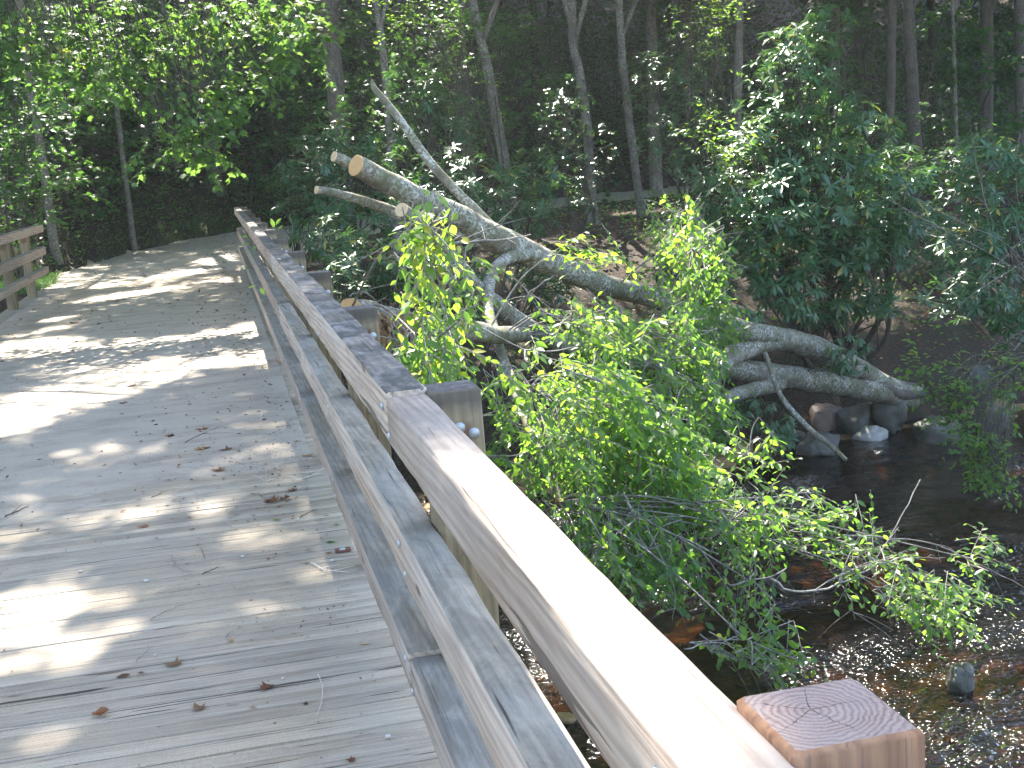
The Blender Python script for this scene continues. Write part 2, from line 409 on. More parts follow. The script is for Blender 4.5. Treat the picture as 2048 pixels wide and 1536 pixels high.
def bed_mat():
    m, nt, out = newmat('creek_bed'); N = NT(nt)
    P = N.n('ShaderNodeNewGeometry').outputs['Position']
    v = N.n('ShaderNodeTexVoronoi', i_Scale=5.0); N.l(P, v.inputs['Vector'])
    n = N.noise(P, 9, 7, .7)
    col = N.ramp(N.math('ADD', N.math('MULTIPLY', n, .7), N.math('MULTIPLY', v.outputs['Distance'], .5)),
                 [(.3, (.50, .31, .12)), (.55, (.24, .14, .055)), (.8, (.04, .028, .018))])
    N.l(N.bsdf(col, .7, N.bump(n, .8, .04), .3).outputs[0], out.inputs[0]); return m
m_bed = bed_mat()
def rock_mat(name, a, b, moss=.0):
    m, nt, out = newmat(name); N = NT(nt)
    tc = N.n('ShaderNodeTexCoord'); P = N.n('ShaderNodeNewGeometry').outputs['Position']
    n = N.noise(P, 11, 8, .72, .3); f = N.noise(P, 70, 4, .6)
    col = N.ramp(N.math('ADD', N.math('MULTIPLY', n, .75), N.math('MULTIPLY', f, .25)), [(.3, a), (.7, b)])
    if moss: col = N.mix(N.math('MULTIPLY', N.ramp(N.noise(P, 4, 6, .7), [(.42, (0, 0, 0)), (.58, (1, 1, 1))]), moss), col, (.045, .06, .02))
    N.l(N.bsdf(col, .55, N.bump(n, .7, .03), .5).outputs[0], out.inputs[0]); return m
m_rock = rock_mat('wet_grey_rock', (.045, .04, .035), (.14, .125, .11), .5)
m_rockr = rock_mat('reddish_rock', (.12, .08, .06), (.28, .20, .155))
m_rockp = rock_mat('pale_rock', (.25, .23, .20), (.46, .43, .38))
m_rocky = rock_mat('ochre_rock', (.22, .13, .05), (.40, .27, .12), .2)
def water_mat():
    m, nt, out = newmat('creek_water'); N = NT(nt)
    P = N.n('ShaderNodeNewGeometry').outputs['Position']
    n1 = N.noise(N.map(P, (5, 10, 1)), 1, 2, .5, .6); n2 = N.noise(N.map(P, (17, 26, 1)), 1, 1, .5, .5)
    ra = N.n('ShaderNodeAttribute', attribute_name='rapid'); rap = N.math('ADD', N.math('MULTIPLY', ra.outputs['Fac'], 1.15), .16)
    n3 = N.noise(N.map(P, (50, 70, 1)), 1, 2, .5)
    hh = N.math('ADD', n1, N.math('MULTIPLY', n2, .6))
    hh = N.math('ADD', hh, N.math('MULTIPLY', n3, .05))
    hh = N.math('MULTIPLY', hh, rap)
    nb = N.bump(hh, 1.0, .075)
    fr = N.n('ShaderNodeFresnel', i_IOR=1.33); N.l(nb, fr.inputs['Normal'])
    gl = N.n('ShaderNodeBsdfGlossy', i_Roughness=.12); N.l(nb, gl.inputs['Normal'])
    tr = N.n('ShaderNodeBsdfTransparent'); tr.inputs[0].default_value = (.27, .19, .10, 1)
    mx = N.n('ShaderNodeMixShader'); N.l(N.math('MULTIPLY', fr.outputs[0], 1.6, None, True), mx.inputs[0])
    N.l(tr.outputs[0], mx.inputs[1]); N.l(gl.outputs[0], mx.inputs[2]); N.l(mx.outputs[0], out.inputs[0]); return m
m_water = water_mat()
m_stone = rock_mat('abutment_stone', (.12, .11, .10), (.30, .28, .25))

# ------------------------------------------------------------------ terrain
WATER = -2.6
def ys(x): return 15.3 + .13*np.asarray(x, float) + .5*vnoise(np.asarray(x)*.45, 3.3)
def yf(x): return np.interp(x, [-40, -8, -3.4, -2.4, -.9, .8, 2.5, 11, 15, 60], [14, 22, 25.6, 29.5, 33.5, 36, 36.6, 39, 40, 50]) + .35*vnoise(np.asarray(x)*1.1, 7.7)
def yn(x): return np.interp(x, [-40, -3.6, -3.3, .5, 1.0, 3, 10, 15, 60], [60, 30, 22.5, 22.5, 24.5, 29.5, 34.6, 36.3, 46]) + .3*vnoise(np.asarray(x)*1.3, 1.7)
def terrain(x, y):
    x = np.asarray(x, float); y = np.asarray(y, float)
    d = y-ys(x)
    bankf = -2.6 + 1.05*sm(-.1, 1.4, d) + 1.5*sm(.8, 8.0, d)
    z = np.where(d > 0, bankf, -2.6-.38*sm(0, 1.6, -d))
    z = np.where(y < 3.0, np.maximum(z, -2.98+2.93*sm(2.6, -2.8, y)), z)
    z = z + .12*fbm(x*.7, y*.7)*sm(-.5, 1.5, d)*(1-sm(7, 9, d)) + .05*fbm(x*1.9, y*1.9)*(1-sm(7, 9, d))
    z = z + .02*np.maximum(y-23, 0)
    d2 = y-yf(x)
    z = z + .43*np.maximum(d2, 0) + .25*fbm(x*.35, y*.35)*sm(0, 3, d2) + .05*fbm(x*1.5, y*1.5)*sm(-.5, 1, d2)
    return z
def ground_hit(px, py, y0=12.0, y1=80.0):
    d = ray(px, py)
    Y = np.linspace(y0, y1, 1500); P = np.array([0, 0, CAM_H])+np.outer(Y/d[1], d)
    k = np.argmax(P[:, 2] < terrain(P[:, 0], P[:, 1]))
    return P[k] if k > 0 else P[-1]
def grid(name, xs, yv, zf, mat, kind='structure', keep=None):
    X, Y = np.meshgrid(xs, yv); Z = zf(X, Y)
    V = np.c_[X.ravel(), Y.ravel(), Z.ravel()]; nx = len(xs)
    i, j = np.meshgrid(np.arange(nx-1), np.arange(len(yv)-1)); a = (j*nx+i).ravel()
    F = np.c_[a, a+1, a+nx+1, a+nx]
    if keep is not None:
        c = V[F].mean(axis=1); F = F[keep(c[:, 0], c[:, 1])]
    me = arr_mesh(name, V, F, mat); o = link(name, me, kind=kind); return o
xs = np.unique(np.concatenate([np.arange(-45, -6, 1.0), np.arange(-6, 20, .22), np.arange(20, 70, 1.0)]))
yv = np.unique(np.concatenate([np.arange(-25, -3, 1.0), np.arange(-3, 46, .22), np.arange(46, 95, 1.0)]))
grid('ground', xs, yv, terrain, m_ground)
grid('creek_bed', np.arange(-20, 30, .25), np.arange(.6, 19, .2), lambda x, y: np.where(y > ys(x)-.1, terrain(x, y)-.6, terrain(x, y)+.045+.06*fbm(x*2.1, y*2.1)-.8*sm(2.4, .8, y)), m_bed)
RAPIDS = [(atz(px, py, WATER), r) for px, py, r in ((1960, 1460, 1.0), (1830, 1500, .7), (1900, 915, .7), (2040, 925, .8), (1780, 900, .45), (1150, 1430, .8), (1110, 1320, .5), (1920, 1330, .5), (1350, 1200, .35), (2020, 1260, .6), (1700, 1420, .7), (1560, 1200, .4), (1480, 1070, .3))]
def rapid(x, y):
    q = .55*sm(.0, .6, fbm(x*.45+4, y*.8, o=2))
    for c, r in RAPIDS: q = np.maximum(q, (.7+.3*sm(-.3, .3, fbm(x*2.2, y*3.4, o=2)))*np.exp(-(((x-c[0])/(r*1.25))**2+((y-c[1])/(r*.7))**2)*1.3))
    return q
def wz(x, y):
    rap = rapid(x, y)
    return WATER + .016*fbm(x*1.6, y*3.6)*(.35+rap*1.8) + .010*fbm(x*7, y*11, o=2)*(.25+rap*2.2)
grid('creek_water', np.arange(-12, 26, .055), np.arange(1.2, 20.0, .05), wz, m_water, keep=lambda x, y: y < ys(x)+.5)
wm_ = bpy.data.objects['creek_water'].data; co_ = np.empty(len(wm_.vertices)*3, np.float32); wm_.vertices.foreach_get('co', co_); co_ = co_.reshape(-1, 3)
wm_.attributes.new('rapid', 'FLOAT', 'POINT').data.foreach_set('value', rapid(co_[:, 0], co_[:, 1]).astype(np.float32))
def road_in(x, y): return np.minimum(np.minimum(y-yn(x), yf(x)-y), x+3.5+.25*vnoise(y*.9, 2.2))
def gz(x, y):
    q = road_in(x, y)+.35*fbm(x*1.7, y*1.7, o=3)
    return terrain(x, y)+.07*sm(-.25, .35, q)-.045 + .006*fbm(x*6, y*6, o=2)
grid('gravel_path', np.arange(-5, 32, .16), np.arange(22.8, 49, .16), gz, m_gravel, keep=lambda x, y: road_in(x, y) > -1.2)

# ------------------------------------------------------------------ bridge deck
def rprof(w, h, r):
    """rounded rectangle, counter-clockwise, 16 points (x, z) centred on 0"""
    out = []
    for cx, cz, a0 in ((w/2-r, h/2-r, 0), (-w/2+r, h/2-r, 90), (-w/2+r, -h/2+r, 180), (w/2-r, -h/2+r, 270)):
        for k in range(4):
            a = math.radians(a0+30*k); out.append((cx+r*math.cos(a), cz+r*math.sin(a)))
    return np.array(out)
def bar(name, L, w, h, r, axis, mats, seg=24, jit=.0015, seed=0, bulge=0.0, captop=None):
    """a timber along the axis (0, 1 or 2); mats: [side, top, end]"""
    mb = MB(); pr = rprof(w, h, r); k = 16
    ts = np.linspace(-L/2, L/2, seg+1)
    edge = [(0, .6), (.5, .85), (.75, 1.0)] if captop else [(0, 1)]
    V = []
    rings = list(ts)
    rings = [ts[0]+.0] + rings + [ts[-1]]
    for i, t in enumerate(rings):
        s = 1.0
        q = pr.copy()
        if i == 0 or i == len(rings)-1: q = pr*(1-2*.006/np.array([w, h]))
        tt = t
        if i == 1: tt = t+.006
        if i == len(rings)-2: tt = t-.006
        nz = np.array([vnoise(tt*3.1+seed*7.7, j*.9, seed) for j in range(k)])*jit + np.array([vnoise(tt*13+seed, j*1.9+5, seed) for j in range(k)])*jit*.5
        q = q*(1+nz[:, None]/np.array([w/2, h/2])*1.0)
        V.append(np.c_[q[:, 0], np.full(k, tt), q[:, 1]])
    V = np.concatenate(V); n = len(rings)
    side, top = [], []
    for i in range(n-1):
        for j in range(k):
            f = (i*k+j, (i+1)*k+j, (i+1)*k+(j+1) % k, i*k+(j+1) % k)
            (top if 1 <= j <= 5 else side).append(f)
    if axis == 0: V = V[:, [1, 0, 2]]*[1, -1, 1]
    if axis == 2: V = np.c_[V[:, 0], -V[:, 2], V[:, 1]]
    mb.add(V, side, None, 0); mb.f += [list(f) for f in top]; mb.m += [1]*len(top)
    mb.f += [list(range(k)), [(n-1)*k+j for j in range(k)][::-1]]; mb.m += [2, 2]
    if axis == 1: pass
    me = mb.mesh(name, mats, smooth=True)
    # flat shading on the two end caps
    for p in me.polygons[-2:]: p.use_smooth = False
    return me
DX0, DX1 = -3.12, .63
deck = empty('footbridge', 'weathered timber footbridge deck of narrow cross planks dusted with sand and gravel', 'bridge', (-1.2, 12, 0))
def child(o, parent):      # keep world place while parenting to an Empty at its own location
    o.parent = parent; o.location = Vector(o.location)-parent.location; return o
pm = []
for v in range(7):
    pm.append(bar('deck_plank', DX1-DX0, 0.0858, .09, .003, 0, [m_plank, m_plank, m_plank], 14, .0013, 11+v))
PITCHP = .0905
y = .95; rest = MB(); ip = 0
rr = random.Random(3)
while y < 23.6:
    zj = rr.uniform(-.0030, .0012); yj = rr.uniform(-.0007, .0007)
    if y < 12.6 and y > -1:
        o = link('deck_plank', pm[ip % 7], None, ((DX0+DX1)/2+rr.uniform(-.012, .012), y+yj, -.045+zj))
        child(o, deck)
    else:
        a, b = y-.043, y+.043
        V = [(DX0, a, zj), (DX1, a, zj), (DX1, b, zj), (DX0, b, zj), (DX0, a, -.09), (DX1, a, -.09), (DX1, b, -.09), (DX0, b, -.09)]
        rest.add(V, [(0, 1, 2, 3), (4, 7, 6, 5), (0, 4, 5, 1), (1, 5, 6, 2), (2, 6, 7, 3), (3, 7, 4, 0)])
    y += PITCHP; ip += 1
y = .95-PITCHP
while y > -2.5:
    a, b = y-.043, y+.043
    V = [(DX0, a, 0), (DX1, a, 0), (DX1, b, 0), (DX0, b, 0), (DX0, a, -.09), (DX1, a, -.09), (DX1, b, -.09), (DX0, b, -.09)]
    rest.add(V, [(0, 1, 2, 3), (4, 7, 6, 5), (0, 4, 5, 1), (1, 5, 6, 2), (2, 6, 7, 3), (3, 7, 4, 0)]); y -= PITCHP
child(link('far_planking', rest.mesh('far_planking', m_plank, False), None, (0, 0, 0), 'stuff'), deck)
for x in (-2.9, -1.75, -.6, .36):
    o = link('girder', bar('girder', 26, .2, .42, .012, 1, [m_beam]*3, 20, .003, 5), None, (x, 10.6, -.31)); child(o, deck)
# sand and gravel dragged onto the planks: a thin sheet that pokes through the plank tops where it lies thick
def sandz(x, y):
    thick = sm(4.8, 9.6, y+.5*fbm(x*.6, y*.6)+.45*(np.abs(x+1.4)-1.0)*-.8)
    q = fbm(x*1.4, y*2.2, o=5)*.55+.35*fbm(x*7, y*9, o=3)
    return -.010+.020*thick + .006*q + .003*sm(0, .12, np.abs(((y-.95)/PITCHP) % 1-.5)-.02)*-1*(1-thick)*2
grid('sand_layer', np.arange(-2.86, .43, .03), np.arange(5.0, 22.9, .035), sandz, m_sand)
# stone abutments under both ends
for nm, yc, z0 in (('abutment', 22.9, -2.9), ('abutment', -1.6, -3.2)):
    ab = empty(nm, 'grey stone abutment under the far end of the bridge' if yc > 0 else 'grey stone abutment under the near end of the bridge', 'wall', (-1.2, yc, z0))
    z = z0; row = 0
    while z < -.65:
        x = -3.6+(.22 if row % 2 else 0)
        while x < 1.0:
            w = rr.uniform(.45, .8); h = .36
            mb = MB(); pr = rprof(w-.03, h-.03, .03)
            V = np.concatenate([np.c_[pr[:, 0]*s, np.full(16, t), pr[:, 1]*s] for t, s in ((-.22, .9), (-.19, 1), (.2, 1))]); V += .012*np.c_[fbm(V[:, 0]*9+x, V[:, 2]*9, o=2), fbm(V[:, 0]*7, V[:, 2]*9+z, o=2), V[:, 1]*0]
            F = [(i*16+j, (i+1)*16+j, (i+1)*16+(j+1) % 16, i*16+(j+1) % 16) for i in range(2) for j in range(16)]+[tuple(range(16))]
            mb.add(V, F); o = link('stone', mb.mesh('stone', m_stone), ab, (x+w/2+1.2, 0 if yc > 0 else 0, z+h/2-z0)); x += w
        z += .36; row += 1

# ------------------------------------------------------------------ railings
def bolt_mesh():
    mb = MB(); k = 12
    prof = [(0, .019), (.0015, .019), (.002, .0165), (.0055, .0145), (.0078, .0095), (.0085, 0.0005)]
    V = []
    for d, r in prof: V += [(r*math.cos(a*math.pi/6), r*math.sin(a*math.pi/6), d) for a in range(k)]
    F = [(i*k+j, i*k+(j+1) % k, (i+1)*k+(j+1) % k, (i+1)*k+j) for i in range(len(prof)-1) for j in range(k)]
    mb.add(V, F); return mb.mesh('bolt', m_bolt)
bmesh_bolt = bolt_mesh()
def bolt(parent, loc, rot, sc=1.0):
    o = link('bolt', bmesh_bolt, parent, loc); o.rotation_euler = rot; o.scale = (sc, sc, sc); return o
PW = .139; POST_TOP = 1.112; BOLT = .78; SP = 2.056; Y0 = 1.013
ZT, ZTB = 1.11, .985; ZM, ZMB = .75, .612; ZB, ZBB = .408, .300
def railing(side, x_in, ks, y_end, label):
    """side +1: right railing (rails at x >= x_in, posts outside); side -1: left"""
    R = empty('railing', label, 'railing', (x_in, 12, 0))
    def put(o): child(o, R); return o
    rw = .101
    xc = x_in+side*rw/2
    joints = [-2.2, 3.115, 9.24, 15.41, y_end]
    for nm, zt, zb, xw, mt in (('top_rail', ZT, ZTB, .101, None), ('middle_rail', ZM, ZMB, .093, m_low_top), ('bottom_rail', ZB, ZBB, .099, m_low_top)):
        jn = [-2.2, 9.24, 15.41, 20.2, y_end] if nm == 'middle_rail' else joints
        for i in range(4):
            a, b = jn[i], jn[i+1]
            dz, dx, ww, hh = 0, 0, xw, zt-zb
            top = mt
            if nm == 'top_rail':
                top = m_top_near if i == 0 else m_top_old
                if i == 0: dz = -.004
                if i == 1: dz = .014; ww = .108; dx = -.004*side; hh += .008
                if i == 2: dz = .006
                if i == 3: dz = .010
            elif nm == 'bottom_rail' and i == 1: dz = .016; dx = -.004*side
            elif nm == 'middle_rail' and i == 1: dz = .004
            g = .004
            xcc = x_in+side*ww/2+dx if nm != 'middle_rail' else x_in+side*(.008+ww/2)
            me = bar(nm, b-a-g, ww, hh, .010, 1, [m_side, top, m_side], max(20, int((b-a)/.09)), .0028, 20+i*3+len(nm)+int(side))
            o = put(link(nm, me, None, (xcc, (a+b)/2, zt-hh/2+dz)))
            # bolt heads on the inner face where the rail meets each post
            for k in ks:
                yk = Y0+SP*k+PW/2
                if a < yk < b or abs(yk-a) < .1 or abs(yk-b) < .1:
                    for q in ((-.03, .03) if nm != 'middle_rail' else (-.035, .035)):
                        if a < yk+q < b and k <= 3:
                            bb = bolt(o, (-side*(ww/2+.0005), yk+q-(a+b)/2, q*.9+(-.01)), (0, -side*math.pi/2, 0), .62)
    pmesh = [bar('post', POST_TOP+1.35, PW, PW, .013, 2, [m_post, m_post, m_end_old], 14, .002, 40+i) for i in range(3)]
    for p_ in pmesh: p_.materials[0] = m_post
    near = bar('post', POST_TOP+1.35, PW, PW, .009, 2, [m_post_flare, m_post_flare, m_end], 14, .0025, 60)
    for k in ks:
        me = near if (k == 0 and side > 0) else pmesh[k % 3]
        xp = .6095-PW/2 if side > 0 else x_in-.108-PW/2
        o = put(link('post', me, None, (xp, Y0+SP*k+PW/2, (POST_TOP-1.35)/2)))
        zc = (POST_TOP-1.35)/2
        if k <= 6:
            for zz in (1.055-.028, ZM-.05, ZB-.05):
                bolt(o, (.004*side, -PW/2-.001, zz-zc-.012), (math.pi/2, 0, 0), BOLT)
                if zz > .9: bolt(o, (.040, -PW/2-.001, zz-zc-.030), (math.pi/2, 0, 0), BOLT)
            # steel angle behind the bolts, rust brown
    return R
RAIL_R = railing(1, .370, range(-1, 12), 23.9, 'right-hand three-rail timber railing with bolted posts, running away from the camera')
RAIL_L = railing(-1, -2.83, range(-1, 11), 22.7, 'left-hand three-rail timber railing, its far end beside the gravel')

# ------------------------------------------------------------------ where sun reaches through the canopy
LIT_PX = [  # (cx, cy, rx, ry, tilt deg, plane z)
 (190, 775, 215, 30, -14, 0), (45, 830, 100, 42, -10, 0), (95, 1258, 165, 85, -8, 0), (205, 1165, 50, 24, -6, 0), (20, 1500, 70, 50, 0, 0),
 (190, 905, 62, 20, -8, 0), (300, 1020, 105, 15, -10, 0), (360, 1050, 35, 9, -10, 0), (100, 660, 60, 7, -10, 0), (260, 590, 130, 7, -8, 0),
 (360, 548, 70, 6, -8, 0), (430, 525, 50, 7, -8, 0), (140, 690, 40, 6, -8, 0), (480, 655, 60, 9, -10, 0), (500, 690, 40, 8, -8, 0), (500, 795, 40, 7, -6, 0),
 (640, 1120, 45, 10, -14, 0), (540, 1060, 60, 6, -12, 0), (110, 640, 60, 5, -8, 0), (475, 470, 14, 10, 0, 0),
 (55, 1270, 130, 60, 0, 0), (470, 560, 40, 8, 0, 0), (520, 735, 30, 6, 0, 0), (150, 735, 120, 12, -12, 0),
 (497, 448, 11, 7, 0, 1.11), (513, 466, 10, 8, 0, 1.11), (485, 427, 5, 4, 0, 1.11), (570, 519, 6, 4, 0, 1.11)]
LIT_3D = []   # (point, radius) tubes along the sun
def sunspot(p, r, pad=0.0): LIT_3D.append((np.array(p, float), r, pad))
for t in np.linspace(-1.2, 2.2, 18): sunspot((.22, t, 1.1), .27, .2)
for (px, py, Y, r) in [(850, 520, 6.3, .42), (860, 640, 6.4, .45), (860, 730, 6.5, .45), (1070, 720, 8, .5), (1150, 800, 8, .55), (1240, 860, 8, .4), (1010, 800, 7.5, .5), (1120, 930, 7.6, .3),
                       (712, 330, 11, .3), (800, 420, 10, .25), (1180, 520, 9.5, .45), (820, 380, 11.3, .3), (1040, 450, 11.5, .3), (1000, 570, 9.3, .35),
                       (1200, 450, 20, .7), (1400, 420, 31, .8), (1560, 200, 16.5, 1.0), (1480, 350, 15.3, .5), (1450, 280, 15.3, .6), (1120, 200, 24, .8), (1200, 300, 24, .8), (1290, 120, 26, 1.0),
                       (430, 220, 15.5, .9), (560, 90, 14.5, .9), (210, 110, 16, .8), (440, 60, 15, .9), (60, 150, 17, .7), (760, 90, 20, .9), (950, 380, 17.5, .7), (700, 420, 15, .5), (640, 460, 12, .5),
                       (1330, 500, 12, .5), (1420, 560, 12, .4), (1550, 480, 15.5, .6), (1700, 450, 15.8, .5), (1460, 700, 13.5, .4), (1560, 690, 14.7, .35), (1700, 380, 15.8, .6), (1900, 620, 13, .4), (1990, 540, 13, .4), (1850, 1200, 8.5, .5)]:
    sunspot(at(px, py, Y), r)
for px_, py_, Y_, r_ in [(160, 520, 27.5, .6), (260, 495, 30.5, .7), (350, 475, 33, .7), (430, 460, 35, .6), (1130, 392, 40, .45), (1330, 385, 37, .5), (120, 500, 26.5, .5), (60, 420, 24, .7), (330, 290, 15, .5), (1300, 520, 21, .5), (1260, 420, 30, .9), (1350, 410, 30, .8), (1640, 1040, 8.6, .4), (1230, 1080, 8, .35)]: sunspot(at(px_, py_, Y_), r_)
for (px, py, r) in [(1900, 915, .45), (2010, 925, .5), (1800, 905, .3), (1960, 1440, .7), (1860, 1500, .7), (1130, 1420, .6), (1110, 1300, .4), (1350, 1180, .3), (1950, 1340, .5), (1600, 1200, .25), (2020, 1300, .5), (1480, 1060, .25), (1780, 1400, .6), (2040, 1500, .8), (1700, 1480, .5), (1180, 1500, .6), (1150, 1350, .5)]:
    sunspot(atz(px, py, WATER), r*2.0)
def sunlit(P, soft=0.0):
    """True where something at P would shade one of the sunlit places"""
    P = np.atleast_2d(P); hit = np.zeros(len(P), bool)
    jit = 1+.30*vnoise(P[:, 0]*.9, P[:, 1]*.9, P[:, 2]*.9)
    for cx, cy, rx, ry, a, z0 in LIT_PX:
        S = P - SUN*((P[:, 2:3]-z0)/SUN[2])
        X, Y, d = proj(S); c, s = math.cos(math.radians(a)), math.sin(math.radians(a))
        dx, dy = X-cx, Y-cy
        u, v = (dx*c+dy*s)/rx, (-dx*s+dy*c)/ry
        hit |= ((u*u+v*v) < (1.5 if rx*ry > 3000 else 1.15)*jit) & (d > 0) & (P[:, 2] > z0+.3)
    for c, r, pad in LIT_3D:
        r = r+(pad if soft else 0)
        w = P-c; t = w@SUN; q = w-np.outer(t, SUN)
        hit |= ((q*q).sum(1) < (r*jit)**2) & (t > r+.5)
    return hit

# ------------------------------------------------------------------ leaves
def _t(v, f): return np.array(v, float), np.array(f, int)
T_OVAL = _t([(0, 0, 0), (0, .5, -.035), (0, 1, -.10), (-.20, .26, .035), (-.235, .58, .02), (.20, .26, .035), (.235, .58, .02), (-.09, .86, -.04), (.09, .86, -.04)],
            [(0, 1, 3), (3, 1, 4), (1, 7, 4), (1, 2, 7), (0, 5, 1), (5, 6, 1), (1, 6, 8), (1, 8, 2)])
T_SIMPLE = _t([(0, 0, 0), (-.24, .45, .04), (0, 1, -.05), (.24, .45, .04)], [(0, 2, 1), (0, 3, 2)])
_mp = [(0, 0), (-.16, .06), (-.42, .08), (-.27, .26), (-.55, .50), (-.27, .52), (-.20, .66), (0, 1.0), (.20, .66), (.27, .52), (.55, .50), (.27, .26), (.42, .08), (.16, .06)]
T_MAPLE = _t([(x, y, -.10*abs(x)-.06*y) for x, y in _mp]+[(0, .36, .03)], [(i, 14, i+1) for i in range(13)]+[(13, 14, 0)])
T_RHODO = _t([(0, 0, 0), (0, .5, -.02), (0, 1, -.09), (-.09, .3, .025), (-.135, .65, .01), (.09, .3, .025), (.135, .65, .01)],
             [(0, 1, 3), (3, 1, 4), (1, 2, 4), (0, 5, 1), (5, 6, 1), (1, 6, 2)])
def _cluster(n, seed):
    r = np.random.default_rng(seed); V = []; F = []
    for i in range(n):
        a = r.uniform(0, 6.28); d = np.array([math.cos(a), math.sin(a), r.uniform(-.4, .3)]); s = np.array([-math.sin(a), math.cos(a), r.uniform(-.5, .5)])
        o = r.uniform(-.45, .45, 3)*[1, 1, .5]; L = r.uniform(.35, .55)
        k = len(V); V += [o, o+d*L*.5+s*L*.26, o+d*L, o+d*L*.5-s*L*.26]; F += [(k, k+1, k+2), (k, k+2, k+3)]
    return _t(V, F)
T_CLUS = [_cluster(6, i) for i in range(4)]
def unit(a): return a/(np.linalg.norm(a, axis=-1, keepdims=True)+1e-9)
def place(T, pos, d, n, L, tint):
    V0, F0 = T; d = unit(d); x = unit(np.cross(d, n)); n = np.cross(x, d)
    L = np.broadcast_to(L, (len(pos),))
    V = pos[:, None]+(V0[None, :, 0:1]*x[:, None]+V0[None, :, 1:2]*d[:, None]+V0[None, :, 2:3]*n[:, None])*L[:, None, None]
    F = F0[None]+(np.arange(len(pos))*len(V0))[:, None, None]
    return V.reshape(-1, 3), F.reshape(-1, 3), np.repeat(tint, len(V0))
class Leaves:
    def __init__(s, T=T_OVAL): s.T = T; s.p = []; s.d = []; s.n = []; s.L = []; s.t = []
    def add(s, p, d, n, L, t): s.p.append(p); s.d.append(d); s.n.append(n); s.L.append(L); s.t.append(t)
    def arrays(s):
        cat = lambda a: np.concatenate([np.atleast_1d(x) if np.ndim(x) < 1 else x for x in a])
        return np.vstack(s.p), np.vstack(s.d), np.vstack(s.n), cat(s.L), cat(s.t)
    def build(s, parent, mat, n_ind=0, name='foliage', leafname='leaf'):
        if not s.p: return
        p, d, n, L, t = s.arrays(); base = np.array(parent.location)
        t = np.clip(t, 0, 1)
        if n_ind:
            X, Y, D = proj(p); inside = (X > 5) & (X < 2043) & (Y > 5) & (Y < 1531) & (D > 0)
            score = np.where(inside, L/np.maximum(D, .1), 0)
            order = np.argsort(-score)
            ind = order[:n_ind]; ind = ind[score[ind] > 0]
            vars_ = []
            for q in range(8):
                me = arr_mesh(leafname, s.T[0], s.T[1], mat, np.full(len(s.T[0]), q/7.0)); vars_.append(me)
            for i in ind:
                di = unit(d[i]); xi = unit(np.cross(di, n[i])); ni = np.cross(xi, di)
                o = bpy.data.objects.new(leafname, vars_[int(round(t[i]*7))]); COL.objects.link(o); o.parent = parent
                P = p[i]-base; k = L[i]
                o.matrix_basis = Matrix(((xi[0]*k, di[0]*k, ni[0]*k, P[0]), (xi[1]*k, di[1]*k, ni[1]*k, P[1]), (xi[2]*k, di[2]*k, ni[2]*k, P[2]), (0, 0, 0, 1)))
            m = np.ones(len(p), bool); m[ind] = False; p, d, n, L, t = p[m], d[m], n[m], L[m], t[m]
        if len(p):
            V, F, tt = place(s.T, p-base, d, n, L, t)
            link(name, arr_mesh(name, V, F, mat, tt), parent, None, 'stuff')
def rnd_dir(n, zs=1.0):
    v = RNG.normal(size=(n, 3)); v[:, 2] *= zs; return unit(v)
def spray(mb, lv, base, dirv, length, leafL, gap=.045, droop=.5, tint=(.35, .8), r0=.004, wig=.12, up=None, side=1.0, leafdroop=.35, sub=True):
    """a leafy twig: a curved stem with leaves set alternately along both sides, and side twigs"""
    n = 7; P = [np.array(base, float)]; d = unit(np.array(dirv, float))
    for i in range(n):
        d = unit(d+np.array([0, 0, -droop/n])+RNG.normal(size=3)*wig/n*2); P.append(P[-1]+d*length/n)
    P = catmull(P, 10); tube(mb, P, np.linspace(r0, r0*.35, 10), 4)
    m = max(3, int(length/gap)); ts = np.linspace(.12, 1, m)
    idx = ts*(len(P)-1); i0 = np.minimum(idx.astype(int), len(P)-2); f = (idx-i0)[:, None]
    pp = P[i0]*(1-f)+P[i0+1]*f; tg = unit(P[i0+1]-P[i0])
    upv = np.array([0, 0, 1.0]) if up is None else up
    sd = unit(np.cross(tg, upv))*np.where(np.arange(m) % 2, 1, -1)[:, None]
    ld = unit(tg*.65+sd*side+np.array([0, 0, -leafdroop])+RNG.normal(size=(m, 3))*.28)
    nn = unit(upv+RNG.normal(size=(m, 3))*.45)
    base_t = RNG.uniform(*tint)
    lv.add(pp, ld, nn, leafL*RNG.uniform(.5, 1.3, m)*(1-.25*ts), base_t+RNG.normal(size=m)*.10)
    if sub and length > .35:
        for q in range(int(length/.14)):
            k = RNG.integers(2, 8); sgn = 1 if q % 2 else -1
            tg_ = unit(P[k+1]-P[k]); s_ = unit(np.cross(tg_, upv))*sgn
            spray(mb, lv, P[k], tg_*.7+s_*.75+np.array([0, 0, -.1]), length*RNG.uniform(.3, .5), leafL, gap, droop, (base_t-.08, base_t+.08), r0*.6, wig, up, side, leafdroop, False)
    return P
def whorl(lv, p, d, L, n=9, tint=.4, droop=.55):
    d = unit(np.array(d, float)); a = unit(np.cross(d, [.3, .9, .2])); b = np.cross(d, a)
    ang = np.arange(n)*2.4+RNG.uniform(0, 6); sp = RNG.uniform(.6, 1.3, n)
    ld = unit(np.cos(ang)[:, None]*a*sp[:, None]+np.sin(ang)[:, None]*b*sp[:, None]+d*.35+np.array([0, 0, -droop])*RNG.uniform(.3, 1.5, (n, 1)))
    nn = unit(d+np.array([0, 0, .6])+RNG.normal(size=(n, 3))*.2)
    t = tint+RNG.normal(size=n)*.12; t = np.where(RNG.random(n) < .025, 1.0, np.minimum(t, .85))
    lv.add(np.repeat(p[None], n, 0)+d*RNG.uniform(-.02, .02, (n, 1)), ld, nn, L*RNG.uniform(.7, 1.15, n), t)

